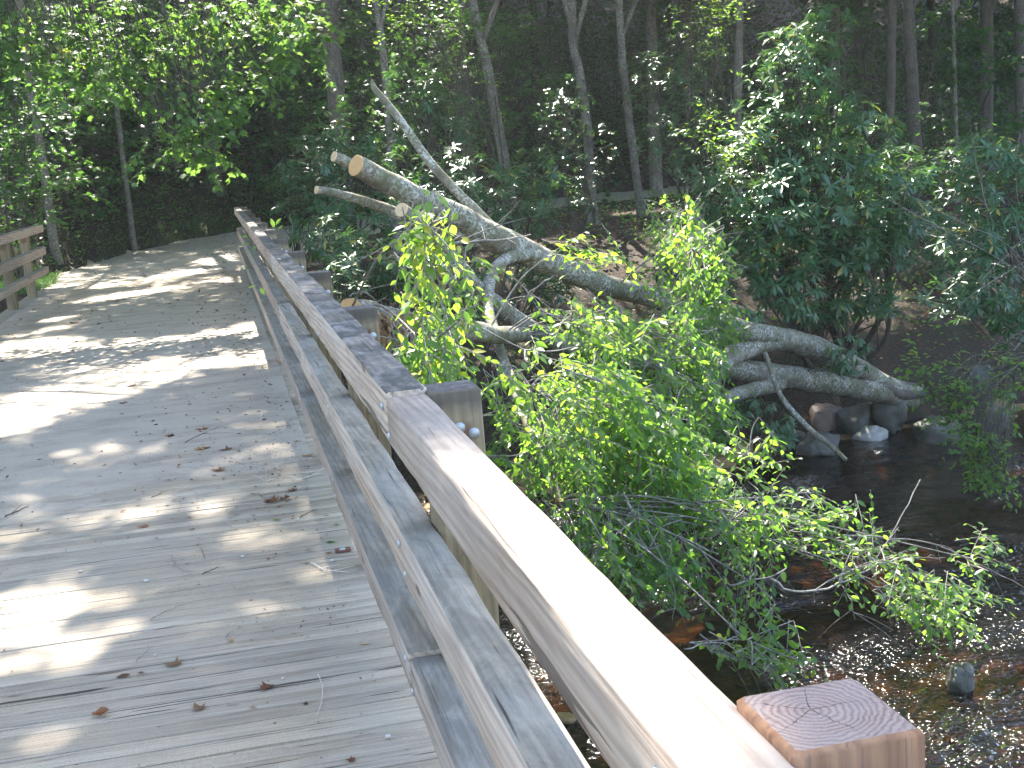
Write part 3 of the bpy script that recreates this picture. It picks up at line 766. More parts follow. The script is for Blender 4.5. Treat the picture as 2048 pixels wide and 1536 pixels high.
# ------------------------------------------------------------------ standing trees (crowns high above the frame, over the creek and bridge)
def tree(label, px, Y, dpx, base=None, top_z=17, crown=None, mat=None, group='forest trees beyond the creek', limbs=7, k=9, lean=0.0, name='tree'):
    """px: pixel path of the trunk from its foot upwards, at Y metres; dpx: width at the foot in photo pixels"""
    P = [at(x, y, Y) for x, y in px]
    rad = dpx/2*Y/FPX/1.02
    g = float(terrain(P[0][0], P[0][1])); foot = P[0].copy()
    if foot[2] > g: foot = np.array([foot[0]-(P[1][0]-P[0][0])*.2, foot[1], g-.15]); P = [foot]+P
    else: P[0][2] = min(P[0][2], g-.05); foot = P[0]
    d = unit(P[-1]-P[-2]); d = unit(np.array([d[0]*.6, d[1], abs(d[2])+.2]))
    last = P[-1]; hz = top_z
    crown = crown or (0, -2.5, 13.5, 4.5, 4.5, 5)
    cc = np.array([last[0]+crown[0], Y+crown[1], crown[2]])
    P += [last+d*(hz-last[2])*.3+[0, 0, 0], last*.4+cc*.6+[0, 0, 0], cc+[0, 0, crown[5]*.6]]
    P = catmull(P, 34); h = (P[:, 2]-P[0, 2])/(P[-1, 2]-P[0, 2]+1e-6)
    R = rad*(1-.75*np.clip(h, 0, 1))*(1+.55*np.exp(-(P[:, 2]-P[0, 2])/.25))
    T = empty(name, label, 'tree', tuple(foot), group)
    mb = MB(); tube(mb, P-foot, R, k, .10, seed=px[0][0])
    link('trunk', mb.mesh('trunk', mat or m_bark), T)
    T['_c'] = 0; del T['_c']
    lm = MB(); ends = []
    for i in range(limbs):
        s = int(34*(.55+.42*i/limbs)); a = i*2.4; e = cc+np.array([math.cos(a)*crown[3]*.8, math.sin(a)*crown[4]*.8, RNG.uniform(-.5, .6)*crown[5]])
        e[2] = max(e[2], 7.5)
        m_ = (P[s]+e)/2+[0, 0, .6]; Q = catmull([P[s], m_, e], 10)
        tube(lm, Q-foot, np.linspace(R[s]*.55, .012, 10), 6); ends.append(e)
    link('branches', lm.mesh('branches', mat or m_bark), T)
    CROWNS.append((T, cc, np.array(crown[3:6]), np.array(ends)))
    return T
CROWNS = []
tree('straight grey trunk rising behind the hanging maple bough, its foot at the roadside slope', [(430, 378), (424, 300), (414, 215), (400, 120), (385, 0)], 37.6, 30, crown=(1, -7, 14, 5.5, 6.5, 5.5), mat=m_bark)
tree('thin pale trunk at the far left leaning left, half hidden by leaves', [(100, 430), (88, 340), (70, 230), (52, 120), (40, 0)], 27, 18, crown=(1, -4, 13, 5, 6, 5.5))
tree('thin pale stem left of the maple bough with its foot in dark undergrowth', [(250, 350), (238, 250), (226, 160), (214, 0)], 31, 12, crown=(0, -4, 14, 4.5, 5, 5))
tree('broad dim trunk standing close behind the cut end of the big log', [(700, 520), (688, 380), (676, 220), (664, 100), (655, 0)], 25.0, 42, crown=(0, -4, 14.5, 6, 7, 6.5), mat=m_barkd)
tree('slim pale trunk just right of the broken pointed snag tip', [(790, 420), (781, 290), (773, 180), (763, 80), (753, 0)], 24.5, 18, crown=(0, -4, 15, 4.5, 6, 6))
tree('curving lichened trunk leaning left above the middle of the fallen log', [(1028, 430), (1012, 340), (992, 230), (972, 120), (945, 0)], 26.5, 24, crown=(0, -5, 15, 5.5, 6.5, 6))
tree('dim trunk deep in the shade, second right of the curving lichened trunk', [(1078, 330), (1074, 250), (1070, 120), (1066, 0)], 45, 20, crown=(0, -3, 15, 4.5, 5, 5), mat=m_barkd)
tree('crooked mottled trunk with a kink, left of the straight pale stem by the road', [(1186, 430), (1180, 330), (1170, 215), (1158, 140), (1146, 90), (1143, 0)], 27.5, 22, crown=(0, -5, 15, 5, 6.5, 6))
tree('straight pale stem at the road edge, foot in sunlit leaf litter', [(1284, 432), (1270, 330), (1256, 220), (1244, 110), (1238, 0)], 28.5, 19, crown=(1, -5, 14.5, 5.5, 6.5, 6))
tree('pale trunk behind the upper left of the large rhododendron', [(1476, 420), (1474, 300), (1476, 150), (1480, 0)], 30, 20, crown=(1, -4, 14.5, 5, 6, 5.5))
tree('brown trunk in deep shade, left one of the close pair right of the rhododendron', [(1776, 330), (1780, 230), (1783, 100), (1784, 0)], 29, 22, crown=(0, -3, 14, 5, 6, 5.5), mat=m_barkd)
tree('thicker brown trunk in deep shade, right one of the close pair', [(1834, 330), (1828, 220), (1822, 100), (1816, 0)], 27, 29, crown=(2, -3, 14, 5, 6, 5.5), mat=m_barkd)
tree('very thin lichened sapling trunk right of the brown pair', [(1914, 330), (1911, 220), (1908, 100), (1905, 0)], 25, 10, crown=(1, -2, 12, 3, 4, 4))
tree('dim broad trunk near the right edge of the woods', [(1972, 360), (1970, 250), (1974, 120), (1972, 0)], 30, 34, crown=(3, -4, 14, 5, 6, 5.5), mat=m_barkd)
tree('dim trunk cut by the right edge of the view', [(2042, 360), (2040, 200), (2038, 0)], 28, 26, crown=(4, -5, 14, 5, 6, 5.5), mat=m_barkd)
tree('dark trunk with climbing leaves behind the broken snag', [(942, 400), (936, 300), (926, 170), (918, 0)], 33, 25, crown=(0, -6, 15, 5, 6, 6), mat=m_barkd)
bgp = [((330, 300), 43, 12), ((540, 260), 42, 16), ((610, 200), 47, 14), ((1110, 280), 50, 12), ((1350, 250), 44, 14), ((1400, 260), 50, 18), ((1690, 220), 42, 14), ((1730, 240), 48, 16), ((1870, 240), 44, 15), ((840, 250), 46, 14), ((160, 260), 44, 16), ((1010, 200), 52, 16)]
bgl = ['slender dim trunk left of the roadside grey trunk', 'dim trunk between the maple bough and the broad trunk', 'faint trunk uphill of the broad dim trunk', 'faint thin trunk right of the curving one', 'faint trunk in the darkness between road stem and rhododendron',
       'stout faint trunk behind the bluish bushes', 'faint trunk just right of the rhododendron top', 'faint uphill trunk left of the brown pair', 'faint uphill trunk right of the brown pair', 'faint trunk uphill behind the snag', 'dim trunk far up the left slope', 'faint trunk at the top middle of the slope']
for ((x, y), Y, w), lb in zip(bgp, bgl):
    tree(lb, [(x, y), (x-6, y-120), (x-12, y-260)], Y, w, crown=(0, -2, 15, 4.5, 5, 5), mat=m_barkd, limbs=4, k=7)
# trees that stand outside the view but whose crowns hang over the bridge
def tree_off(label, x, y, rad, crown):
    T = empty('tree', label, 'tree', (x, y, float(terrain(x, y))-.1), 'forest trees beyond the creek'); foot = np.array(T.location)
    cc = np.array(crown[:3]); P = catmull([foot, foot+[.1, 0, 4], (foot+cc)/2+[0, 0, 3], cc+[0, 0, 2]], 20)
    mb = MB(); tube(mb, P-foot, np.linspace(rad, rad*.3, 20), 10, .1); link('trunk', mb.mesh('trunk', m_bark), T)
    lm = MB(); ends = []
    for i in range(7):
        a = i*2.4; e = cc+np.array([math.cos(a), math.sin(a), RNG.uniform(-.4, .5)])*np.array(crown[3:])*.8
        tube(lm, catmull([P[9+i], (P[9+i]+e)/2+[0, 0, .5], e], 9)-foot, np.linspace(rad*.3, .012, 9), 6); ends.append(e)
    link('branches', lm.mesh('branches', m_bark), T); CROWNS.append((T, cc, np.array(crown[3:]), np.array(ends)))
tree_off('tall tree left of the bridge whose crown hangs over the deck', -8.5, 15, .25, (-5.5, 15, 12, 5.5, 6, 5))
tree_off('tall leaning tree on the left bank reaching over the deck', -9.5, 21, .28, (-5, 20, 14, 5.5, 6, 5))
tree_off('unseen tall leaning tree left of the deck, its crown added to shade the near boards', -7.5, 10, .26, (-2.2, 12.3, 14, 5.2, 4.6, 4.2))  # out of view, crown placed here to cast shade on the near deck
tree_off('tall tree downstream beyond the right edge of view', 15, 14, .3, (9.5, 14.5, 14.5, 4.5, 3.5, 4))
tree_off('tall tree on the right bank beyond the edge of view', 17.5, 19, .3, (13, 20, 13, 5.5, 5.5, 5))

rt_ = np.random.default_rng(21)
side = ['left', 'middle', 'right']
k_ = 0
for (yy, xs_) in ((50, [-22, -12, -3, 6, 14, 23, 33, 43]), (55, [-27, -17, -8, 1, 10, 19, 28, 38, 48]), (62, [-30, -22, -12, -3, 6, 15, 24, 34, 44, 55]), (71, [-25, -12, 2, 14, 26, 40, 55]), (44, [-16, 9, 17, 24, 32, 41]), (38, [15, 21, 27]), (33, [-15, -22]), (26, [-15, 23, 30])):
    for xx in xs_:
        x, y = xx+rt_.uniform(-1.5, 1.5), yy+rt_.uniform(-2, 2); z = float(terrain(x, y)); k_ += 1
        tree_off('tall forest tree standing up the wooded slope above the frame, crown closing the canopy', x, y, .22, (x, y-1, z+10.5, 7, 6, 4.5))
        CROWNS[-1][0]['group'] = 'trees up the wooded slope'
        CROWNS[-1] = CROWNS[-1]+(2.0,)
def canopy():
    pts = []
    for cr_ in CROWNS:
        T, c, r, ends = cr_[:4]; big = cr_[4] if len(cr_) > 4 else 1.0
        vol = r[0]*r[1]*r[2]; n = int(min(150, vol*.55)) if c[0] > 4 and c[1] > 18 else int(min(150, vol*.55)) if c[0] < -1.5 and c[1] < 21 else int(min(95, vol*.42))
        n = 190 if abs(c[0]+2.2) < .01 else n
        u = rnd_dir(n)*(RNG.random((n, 1))**.4); cen = c+u*r
        cen = np.vstack([cen, ends])
        q = []
        for cc in cen:
            m = int(RNG.integers(22, 46)/(big*.5 if big > 1 else 1)); q.append(cc+RNG.normal(size=(m, 3))*np.array([.62, .62, .3]))
        P = np.vstack(q)
        if big > 1: P = P + (RNG.random(P.shape)-.5)*1.2
        X, Y, D = proj(P); inframe = (X > -60) & (X < 2110) & (Y > -40) & (Y < 1600) & (D > 0)
        ok = ~sunlit(P, 1) & (P[:, 2] > 5.5) & ~(inframe & (P[:, 1] < 34))
        P = P[ok]; nat = len(P)
        if abs(c[0]+2.2) < .01:      # leaf clumps added to this crown to shade the near post and far rail
            for p0, sg, m_ in ((np.array([.60, 1.14, 1.1]), .075, 46), (np.array([.66, 1.05, 1.0]), .10, 30), (np.array([.62, 1.0, .8]), .1, 30), (np.array([.46, 3.3, 1.1]), .2, 60), (np.array([.42, 4.0, 1.1]), .3, 60)):
                for z_ in (11.2, 12.4, 13.6, 14.8):
                    Q_ = p0+SUN*((z_-p0[2])/SUN[2])+RNG.normal(size=(m_, 3))*[sg, sg*2, .1]
                    P = np.vstack([P, Q_[(Q_[:, 0]-SUN[0]*(z_-p0[2])/SUN[2] > .52) | (p0[1] > 3)]])
        n = len(P)
        if not n: continue
        k = RNG.integers(0, 4, n); base = np.array(T.location); Vs, Fs, Ts = [], [], []; off = 0
        d = rnd_dir(n, .3); nn = unit(np.array([0, 0, 1.0])+RNG.normal(size=(n, 3))*.5); L = RNG.uniform(.34, .58, n)*(1.9 if big > 1 else 1); L[nat:] *= .3; ti = RNG.uniform(.1, .7, n)
        for j in range(4):
            s = k == j
            V, F, t = place(T_CLUS[j], P[s]-base, d[s], nn[s], L[s], ti[s]); Vs.append(V); Fs.append(F+off); Ts.append(t); off += len(V)
        link('crown', arr_mesh('crown', np.vstack(Vs), np.vstack(Fs), m_far, np.concatenate(Ts)), T, None, None)
        pts.append(n)
    print('canopy clusters', sum(pts))
canopy()

# ------------------------------------------------------------------ the fallen tree
FT = empty('fallen_tree', 'big fallen tree with sawn ends lying from the far bank towards the railing', 'fallen tree', tuple(at(1760, 775, 15.4)))
fb = np.array(FT.location)
LIMBP = []      # (points) for attaching foliage
def limb(name, pts, k=14, rough=.05, cut=None, label=None, cutlabel=None, n=40, cutr=1.03, tilt=None, mat=None):
    """pts: (px, py, Y, width in photo px)"""
    P = np.array([at(a, b, Y) for a, b, Y, w in pts]); R = np.array([w/2*.93*Y/FPX for a, b, Y, w in pts])
    C = catmull(np.c_[P, R], n); P, R = C[:, :3], C[:, 3]
    P = P + np.c_[fbm(np.arange(n)*.22, P[0, 0]*3), fbm(np.arange(n)*.22, 5+P[0, 0]), fbm(np.arange(n)*.22, 9+P[0, 0])]*R.mean()*.16*np.r_[0, np.ones(n-1)][:, None]
    mb = MB(); V = tube(mb, P-fb, R, k, rough, cap0=False, cap1=True, seed=pts[0][0]*.13)
    o = link(name, mb.mesh(name, mat or m_log), FT, None, None, label)
    if cut is not None:
        # sawn face: a disc of rings set proud of the limb's end, in its own local frame
        ax = unit(P[0]-P[1]); a = unit(np.cross(ax, [0, 0, 1.0])); b = np.cross(ax, a)
        c = P[0]-fb; q = V[:k]-c; rr_ = np.linalg.norm(q, axis=1)
        D = np.c_[q@a, q@b, np.zeros(k)]*1.01
        mb2 = MB(); n1 = 4; VV = []
        VV += [(x, y, -.004) for x, y, _ in D]
        VV += [(x, y, .004) for x, y, _ in D]
        VV += [(x*.97, y*.97, .007) for x, y, _ in D]; VV.append((0, 0, .008))
        F = [(i, (i+1) % k, k+(i+1) % k, k+i) for i in range(k)]+[(k+i, k+(i+1) % k, 2*k+(i+1) % k, 2*k+i) for i in range(k)]+[(2*k+i, 2*k+(i+1) % k, 3*k) for i in range(k)]
        mb2.add(VV, F)
        me = mb2.mesh('cut_face', cut, False); f = link('cut_face', me, o, None, None, cutlabel)
        M = Matrix(((a[0], b[0], ax[0], c[0]), (a[1], b[1], ax[1], c[1]), (a[2], b[2], ax[2], c[2]), (0, 0, 0, 1)))
        if M.to_3x3().determinant() < 0: M = M @ Matrix.Diagonal((1, -1, 1, 1)); me.flip_normals()
        f.matrix_basis = M
    LIMBP.append(P); return P
limb('trunk', [(712, 331, 11.0, 46), (780, 368, 11.2, 49), (860, 408, 11.4, 52), (940, 444, 11.7, 56), (1020, 486, 12.0, 58), (1110, 532, 12.4, 54), (1210, 568, 12.9, 50), (1310, 598, 13.4, 48), (1420, 640, 13.9, 46), (1530, 668, 14.4, 46), (1600, 690, 14.8, 48), (1700, 735, 15.3, 52), (1770, 772, 15.9, 50), (1830, 800, 16.8, 44)],
     18, .05, m_cut, 'thick pale lichened main stem with a sawn end', 'fresh orange sawn end grain of the thickest stem', 70)
limb('limb', [(668, 313, 11.9, 23), (730, 342, 12.0, 27), (800, 384, 12.1, 30), (900, 430, 12.2, 30), (1000, 480, 12.3, 30)], 12, .05, m_cut2, 'thinner stem lying behind the main stem')
limb('limb', [(633, 380, 11.2, 17), (700, 394, 11.3, 20), (780, 420, 11.5, 24), (860, 452, 11.6, 28), (950, 478, 11.8, 30), (1040, 500, 12.0, 30)], 12, .05, m_cut2, 'slim pale limb under the main stem')
limb('limb', [(803, 420, 10.0, 31), (840, 456, 10.3, 33), (880, 498, 10.7, 36), (935, 552, 11.1, 38), (990, 608, 11.6, 42), (1045, 652, 12.1, 46), (1110, 683, 12.6, 48), (1200, 696, 13.1, 50), (1320, 712, 13.7, 52), (1430, 730, 14.2, 54), (1540, 752, 14.7, 56), (1650, 764, 15.1, 58), (1740, 778, 15.5, 58), (1820, 800, 16.4, 50)],
     16, .05, m_cut2, 'lower limb bending down and back to the root', None, 70)
limb('limb', [(700, 621, 8.6, 56), (760, 634, 8.8, 54), (830, 648, 9.0, 50), (900, 660, 9.3, 46), (960, 664, 9.6, 44), (1000, 668, 10.4, 40), (1050, 672, 12.0, 36)], 14, .07, m_cut, 'short stout log with its sawn end behind the second post', None, 40)
limb('limb', [(1395, 800, 13.6, 26), (1430, 745, 13.9, 44), (1475, 705, 14.2, 50), (1530, 682, 14.5, 54), (1590, 682, 14.8, 56), (1650, 704, 15.0, 58), (1710, 738, 15.3, 60), (1760, 768, 15.7, 54), (1830, 790, 16.6, 46)], 16, .06, None, 'arched stem humping over the lower limb', None, 46)
limb('limb', [(1380, 840, 13.3, 22), (1420, 812, 13.6, 28), (1480, 785, 14.1, 34), (1560, 768, 14.7, 40)], 12, .06)
limb('limb', [(1075, 510, 12.1, 26), (1020, 514, 11.8, 27), (984, 545, 11.5, 26), (976, 610, 11.0, 24), (998, 690, 10.4, 23), (1030, 780, 9.7, 23), (1068, 880, 9.0, 25), (1098, 950, 8.7, 24), (1117, 1003, 8.5, 20)][::-1], 12, .07, m_cut, 'grey limb drooping towards the water', None, 50)
limb('broken_limb', [(742, 158, 12.4, 4), (752, 180, 12.4, 14), (800, 240, 12.3, 17), (850, 310, 12.2, 19), (905, 375, 12.1, 20), (955, 425, 12.1, 22), (1000, 470, 12.1, 24)], 12, .06, None, 'bare snag pointing up to the left, snapped at its tip', None, 36)
limb('dead_branch', [(1530, 706, 14.2, 12), (1560, 790, 13.8, 13), (1610, 850, 13.4, 14), (1660, 890, 13.1, 12), (1692, 920, 12.9, 10)], 8, .08, None, 'bare stick hanging down into the water', None, 24)
# root plate in the bank
for i, (a, b, w) in enumerate([((1750, 770), (1850, 790), 40), ((1750, 765), (1830, 815), 34), ((1740, 750), (1830, 770), 30)]):
    limb('root', mat=m_barkd, pts=[(a[0]-60, a[1]-8, 15.2, w*1.1), (a[0], a[1], 15.5, w), ((a[0]+b[0])/2, (a[1]+b[1])/2+8, 15.9, w*.7), (b[0], b[1], 16.4, w*.35)], n=16, k=9, rough=.12)
# fine bare twigs
tw = MB()
def stick(mb, pts, r, off=fb, k=5, n=16, forks=0):
    P = catmull([at(*p) for p in pts], n); P += RNG.normal(size=P.shape)*r*.5
    tube(mb, P-off, np.linspace(r, r*.4, n), k)
    for i in range(forks):
        s = RNG.integers(3, n-2); d = unit(P[s+1]-P[s])+rnd_dir(1)[0]*.9; L = RNG.uniform(.08, .3)
        Q = catmull([P[s], P[s]+d*L*.5, P[s]+d*L+[0, 0, -.03]], 6); tube(mb, Q-off, np.linspace(r*.5, r*.2, 6), 4)
for pts, r, fk in [([(880, 492, 7.6), (940, 484, 7.6), (1010, 478, 8.0), (1062, 470, 8.6)], .010, 5), ([(960, 570, 9), (1000, 540, 9), (1050, 580, 9), (1090, 635, 9)], .006, 7),
                   ([(862, 445, 6.2), (868, 500, 6.3), (864, 560, 6.4), (870, 625, 6.4)], .008, 4), ([(1110, 550, 9), (1040, 600, 9.2), (1010, 640, 9.3)], .007, 3),
                   ([(860, 440, 12), (740, 510, 11.5), (690, 530, 11)], .006, 2), ([(1300, 790, 10), (1370, 870, 9.6), (1430, 930, 9.2), (1500, 960, 9)], .008, 8),
                   ([(1200, 850, 9), (1290, 870, 9), (1340, 840, 9.2), (1360, 780, 9.5)], .008, 6), ([(1130, 740, 8), (1220, 770, 8), (1310, 810, 8.4), (1360, 830, 8.8)], .009, 5),
                   ([(1300, 1010, 9), (1400, 1004, 8.8), (1500, 998, 8.7), (1640, 985, 8.7)], .011, 4), ([(1250, 990, 8.2), (1270, 1030, 8.1), (1330, 1060, 8), (1440, 1110, 7.8)], .010, 7),
                   ([(1270, 1040, 8), (1220, 1080, 7.8), (1180, 1120, 7.7)], .007, 4), ([(1288, 1040, 8), (1320, 1110, 7.8), (1350, 1180, 7.6), (1345, 1240, 7.5)], .005, 3),
                   ([(1540, 1160, 7.8), (1600, 1185, 7.8), (1690, 1165, 7.9), (1760, 1130, 8.0), (1810, 1112, 8.1)], .012, 8), ([(1660, 1160, 7.9), (1760, 1120, 8.2), (1890, 1116, 8.4)], .007, 4),
                   ([(1680, 1070, 8.4), (1760, 1075, 8.5), (1860, 1085, 8.7), (1960, 1130, 8.9), (2048, 1175, 9)], .007, 5), ([(1840, 960, 9.4), (1810, 1020, 9.2), (1770, 1090, 9), (1760, 1110, 9)], .006, 4),
                   ([(1460, 1080, 8.2), (1500, 1140, 8), (1490, 1220, 7.8)], .005, 4), ([(1700, 1190, 8), (1710, 1240, 7.9)], .006, 3), ([(1690, 1135, 8), (1770, 1190, 8), (1800, 1260, 8)], .007, 4),
                   ([(1370, 1300, 6.9), (1440, 1285, 7), (1520, 1330, 7), (1590, 1350, 7)], .006, 8), ([(1400, 1270, 7), (1480, 1320, 7), (1550, 1360, 7)], .005, 6), ([(700, 590, 8.4), (730, 585, 8.4), (760, 610, 8.6), (800, 640, 8.8)], .006, 4),
                   ([(1130, 1380, 8), (1180, 1330, 8), (1300, 1300, 7.6)], .005, 4), ([(1040, 400, 11.5), (1000, 450, 11.8)], .004, 3), ([(848, 380, 11), (850, 430, 11.2)], .005, 3)]:
    stick(tw, pts, r, forks=fk)
link('dead_twigs', tw.mesh('dead_twigs', m_twig), FT, None, 'stuff', 'fine bare grey twigs')
# leafy sprays on the fallen tree
allP = np.vstack(LIMBP)
fl = Leaves(T_OVAL); ftw = MB()
def region(cx, cy, rx, ry, Y, n, leafL=.075, length=.5, dirpx=(.3, 1), tint=(.4, .8), spread=.6, depth=.5, hub=True, droop=.25, gap=.052):
    leafL *= 1.1; spread *= 1.3; tint = (tint[0]+.05, min(.9, tint[1]+.06))
    hubp = at(cx-dirpx[0]*rx*.5, cy-dirpx[1]*ry*.5, Y)
    if hub:
        j = np.argmin(np.linalg.norm(allP-hubp, axis=1)); src = allP[j]
        m_ = (src+hubp)/2+[0, 0, .12]
        tube(ftw, catmull([src, m_, hubp], 14)-fb, np.linspace(.009, .005, 14), 5)
    for i in range(int(n*1.5)):
        a = RNG.uniform(0, 6.28); q = math.sqrt(RNG.random())
        st = at(cx+rx*q*math.cos(a), cy+ry*q*math.sin(a), Y+RNG.normal()*depth)
        d = rt*(dirpx[0]+RNG.normal()*spread)-up*(dirpx[1]+RNG.normal()*spread)+fw*RNG.normal()*spread
        base = st-unit(d)*length*.5
        sx_, sy_, _ = proj(np.vstack([base, st, st+unit(d)*length*.4])); hid = False
        for q_ in KEEP: hid |= bool((np.hypot(sx_[:, None]-q_[0][None], sy_[:, None]-q_[1][None]) < 30).any())
        if hid and RNG.random() < .72: continue
        if np.linalg.norm(base-hubp) > .25 and i % 2 == 0:
            tube(ftw, catmull([hubp, (hubp+base)/2+rnd_dir(1)[0]*.06, base], 9)-fb, np.linspace(.006, .004, 9), 4)
        spray(ftw_w, fl, base, d, length*RNG.uniform(.7, 1.2), leafL, gap, droop, tint)
class _Off:
    """collects twig tubes relative to the tree's foot"""
    def __init__(s, mb, off): s.mb = mb; s.off = off
    def add(s, v, f, tint=None, mi=0): s.mb.add(np.asarray(v)-s.off, f, tint, mi)
ftw_w = _Off(ftw, fb)
KEEP = []
for q_ in ([(920, 655), (960, 660), (1000, 664)], [(1000, 615), (1045, 652), (1100, 680), (1150, 690)], [(1020, 486), (1080, 515), (1150, 545), (1220, 570), (1300, 595)], [(1500, 690), (1560, 690)], [(1100, 955), (1117, 1003)], [(1030, 780), (1010, 720)]):
    q_ = np.array(q_, float); t_ = np.linspace(0, len(q_)-1, 30); KEEP.append((np.interp(t_, range(len(q_)), q_[:, 0]), np.interp(t_, range(len(q_)), q_[:, 1])))
region(855, 470, 50, 40, 6.2, 12, .078, .36, (.0, 1), (.7, .9), .5, .15)
region(850, 560, 45, 60, 6.3, 10, .08, .36, (-.2, 1), (.7, .9), .6, .15, False)
region(855, 715, 75, 45, 6.4, 20, .078, .38, (.0, 1), (.6, .9), .6, .25)
region(890, 640, 60, 60, 6.9, 10, .075, .38, (.2, 1), (.5, .85), .6, .25, False)
region(930, 560, 40, 70, 8.5, 9, .08, .45, (.1, 1), (.5, .85), .5, .3)
region(860, 720, 90, 40, 7.2, 12, .075, .38, (.2, .8), (.3, .7), .6, .3)
region(1180, 500, 110, 25, 9.6, 9, .085, .45, (1, .1), (.65, .9), .35, .3, True, .2)
region(1190, 650, 120, 45, 10.3, 26, .09, .55, (.8, .4), (.35, .75), .6, .5)
region(1310, 680, 100, 50, 11.4, 22, .08, .6, (.4, .8), (.25, .65), .6, .5)
region(1180, 660, 120, 50, 10.6, 20, .08, .55, (.4, .7), (.35, .8), .6, .5)
region(1380, 560, 75, 120, 12.3, 46, .085, .6, (-.1, 1), (.25, .75), .5, .5)
region(1350, 450, 50, 50, 13, 12, .085, .5, (-.1, .8), (.4, .8), .5, .4)
region(1420, 680, 70, 70, 12.8, 22, .085, .55, (.1, 1), (.2, .55), .5, .5)
region(1070, 720, 80, 50, 7.8, 20, .08, .42, (.5, .8), (.6, .9), .5, .3)
region(1080, 800, 95, 60, 7.8, 24, .075, .42, (.4, .9), (.5, .85), .5, .3)
region(1200, 770, 80, 40, 8.4, 16, .085, .5, (.9, .5), (.5, .8), .35, .3)
region(1270, 840, 100, 50, 8.6, 22, .09, .55, (.9, .8), (.4, .75), .35, .3)
region(1320, 900, 80, 70, 9.0, 22, .09, .6, (.7, .9), (.3, .65), .35, .4)
region(1120, 920, 90, 80, 8.2, 30, .075, .5, (.0, 1), (.35, .75), .4, .4)
region(1210, 960, 110, 70, 9.0, 36, .08, .55, (.2, 1), (.2, .55), .5, .5)
region(1130, 830, 150, 80, 9.6, 34, .08, .6, (.2, 1), (.15, .5), .5, .4)
region(1330, 760, 120, 70, 11, 34, .08, .6, (.4, .9), (.2, .55), .5, .4)
region(1420, 840, 50, 60, 11.5, 23, .09, .5, (.3, .8), (.3, .7), .5, .4)
region(1230, 1060, 120, 50, 8.6, 34, .08, .5, (.3, .9), (.2, .5), .5, .4)
region(1380, 1000, 90, 50, 9.2, 37, .08, .5, (.6, .7), (.2, .5), .5, .4)
region(1310, 1130, 90, 60, 7.9, 18, .085, .5, (.3, 1), (.25, .6), .5, .3)
region(1220, 1120, 50, 40, 7.6, 9, .08, .35, (.1, 1), (.4, .75), .5, .2)
region(1510, 920, 60, 70, 9.2, 11, .08, .4, (.4, .2), (.3, .55), .6, .3)
region(1590, 1040, 100, 50, 8.6, 20, .075, .45, (1, -.3), (.2, .5), .6, .3)
region(1690, 1060, 80, 60, 8.5, 13, .07, .4, (.6, -.6), (.25, .5), .7, .3)
region(1480, 1060, 80, 50, 8.4, 18, .075, .45, (.5, .6), (.2, .5), .6, .3)
region(1500, 1190, 60, 60, 7.7, 10, .07, .35, (.1, 1), (.3, .6), .5, .2)
region(1860, 1200, 90, 55, 8.6, 22, .08, .45, (.8, .4), (.3, .7), .6, .3)
region(1520, 1290, 90, 40, 7.1, 15, .075, .38, (.6, .5), (.45, .8), .6, .2)
region(1960, 1110, 60, 40, 9, 8, .075, .4, (.5, -.4), (.3, .6), .6, .3)
region(1740, 1150, 70, 40, 8.2, 8, .07, .38, (.5, .3), (.3, .6), .6, .3)
region(1180, 1180, 35, 30, 7.6, 3, .07, .3, (.1, 1), (.5, .8), .5, .2)
link('leafy_twigs', ftw.mesh('leafy_twigs', m_twig), FT, None, 'stuff')
fl.build(FT, m_leaf, 300, 'foliage')
# withered brown fronds lying over the short log
wl = Leaves(T_SIMPLE)
for i in range(70):
    p = at(RNG.uniform(750, 830), RNG.uniform(618, 640), 8.7+RNG.normal()*.06)
    n = 8; z = np.linspace(0, 1, n)[:, None]; d = np.array([.12*RNG.normal(), -.05, -1.0])
    wl.add(p+z*d*RNG.uniform(.08, .22), np.repeat(unit(d+RNG.normal(size=3)*.25)[None], n, 0)+RNG.normal(size=(n, 3))*.25, rnd_dir(n), .055*RNG.uniform(.6, 1.2, n), RNG.uniform(.2, .9, n))
wl.build(FT, m_tan, 0, 'withered_fronds')

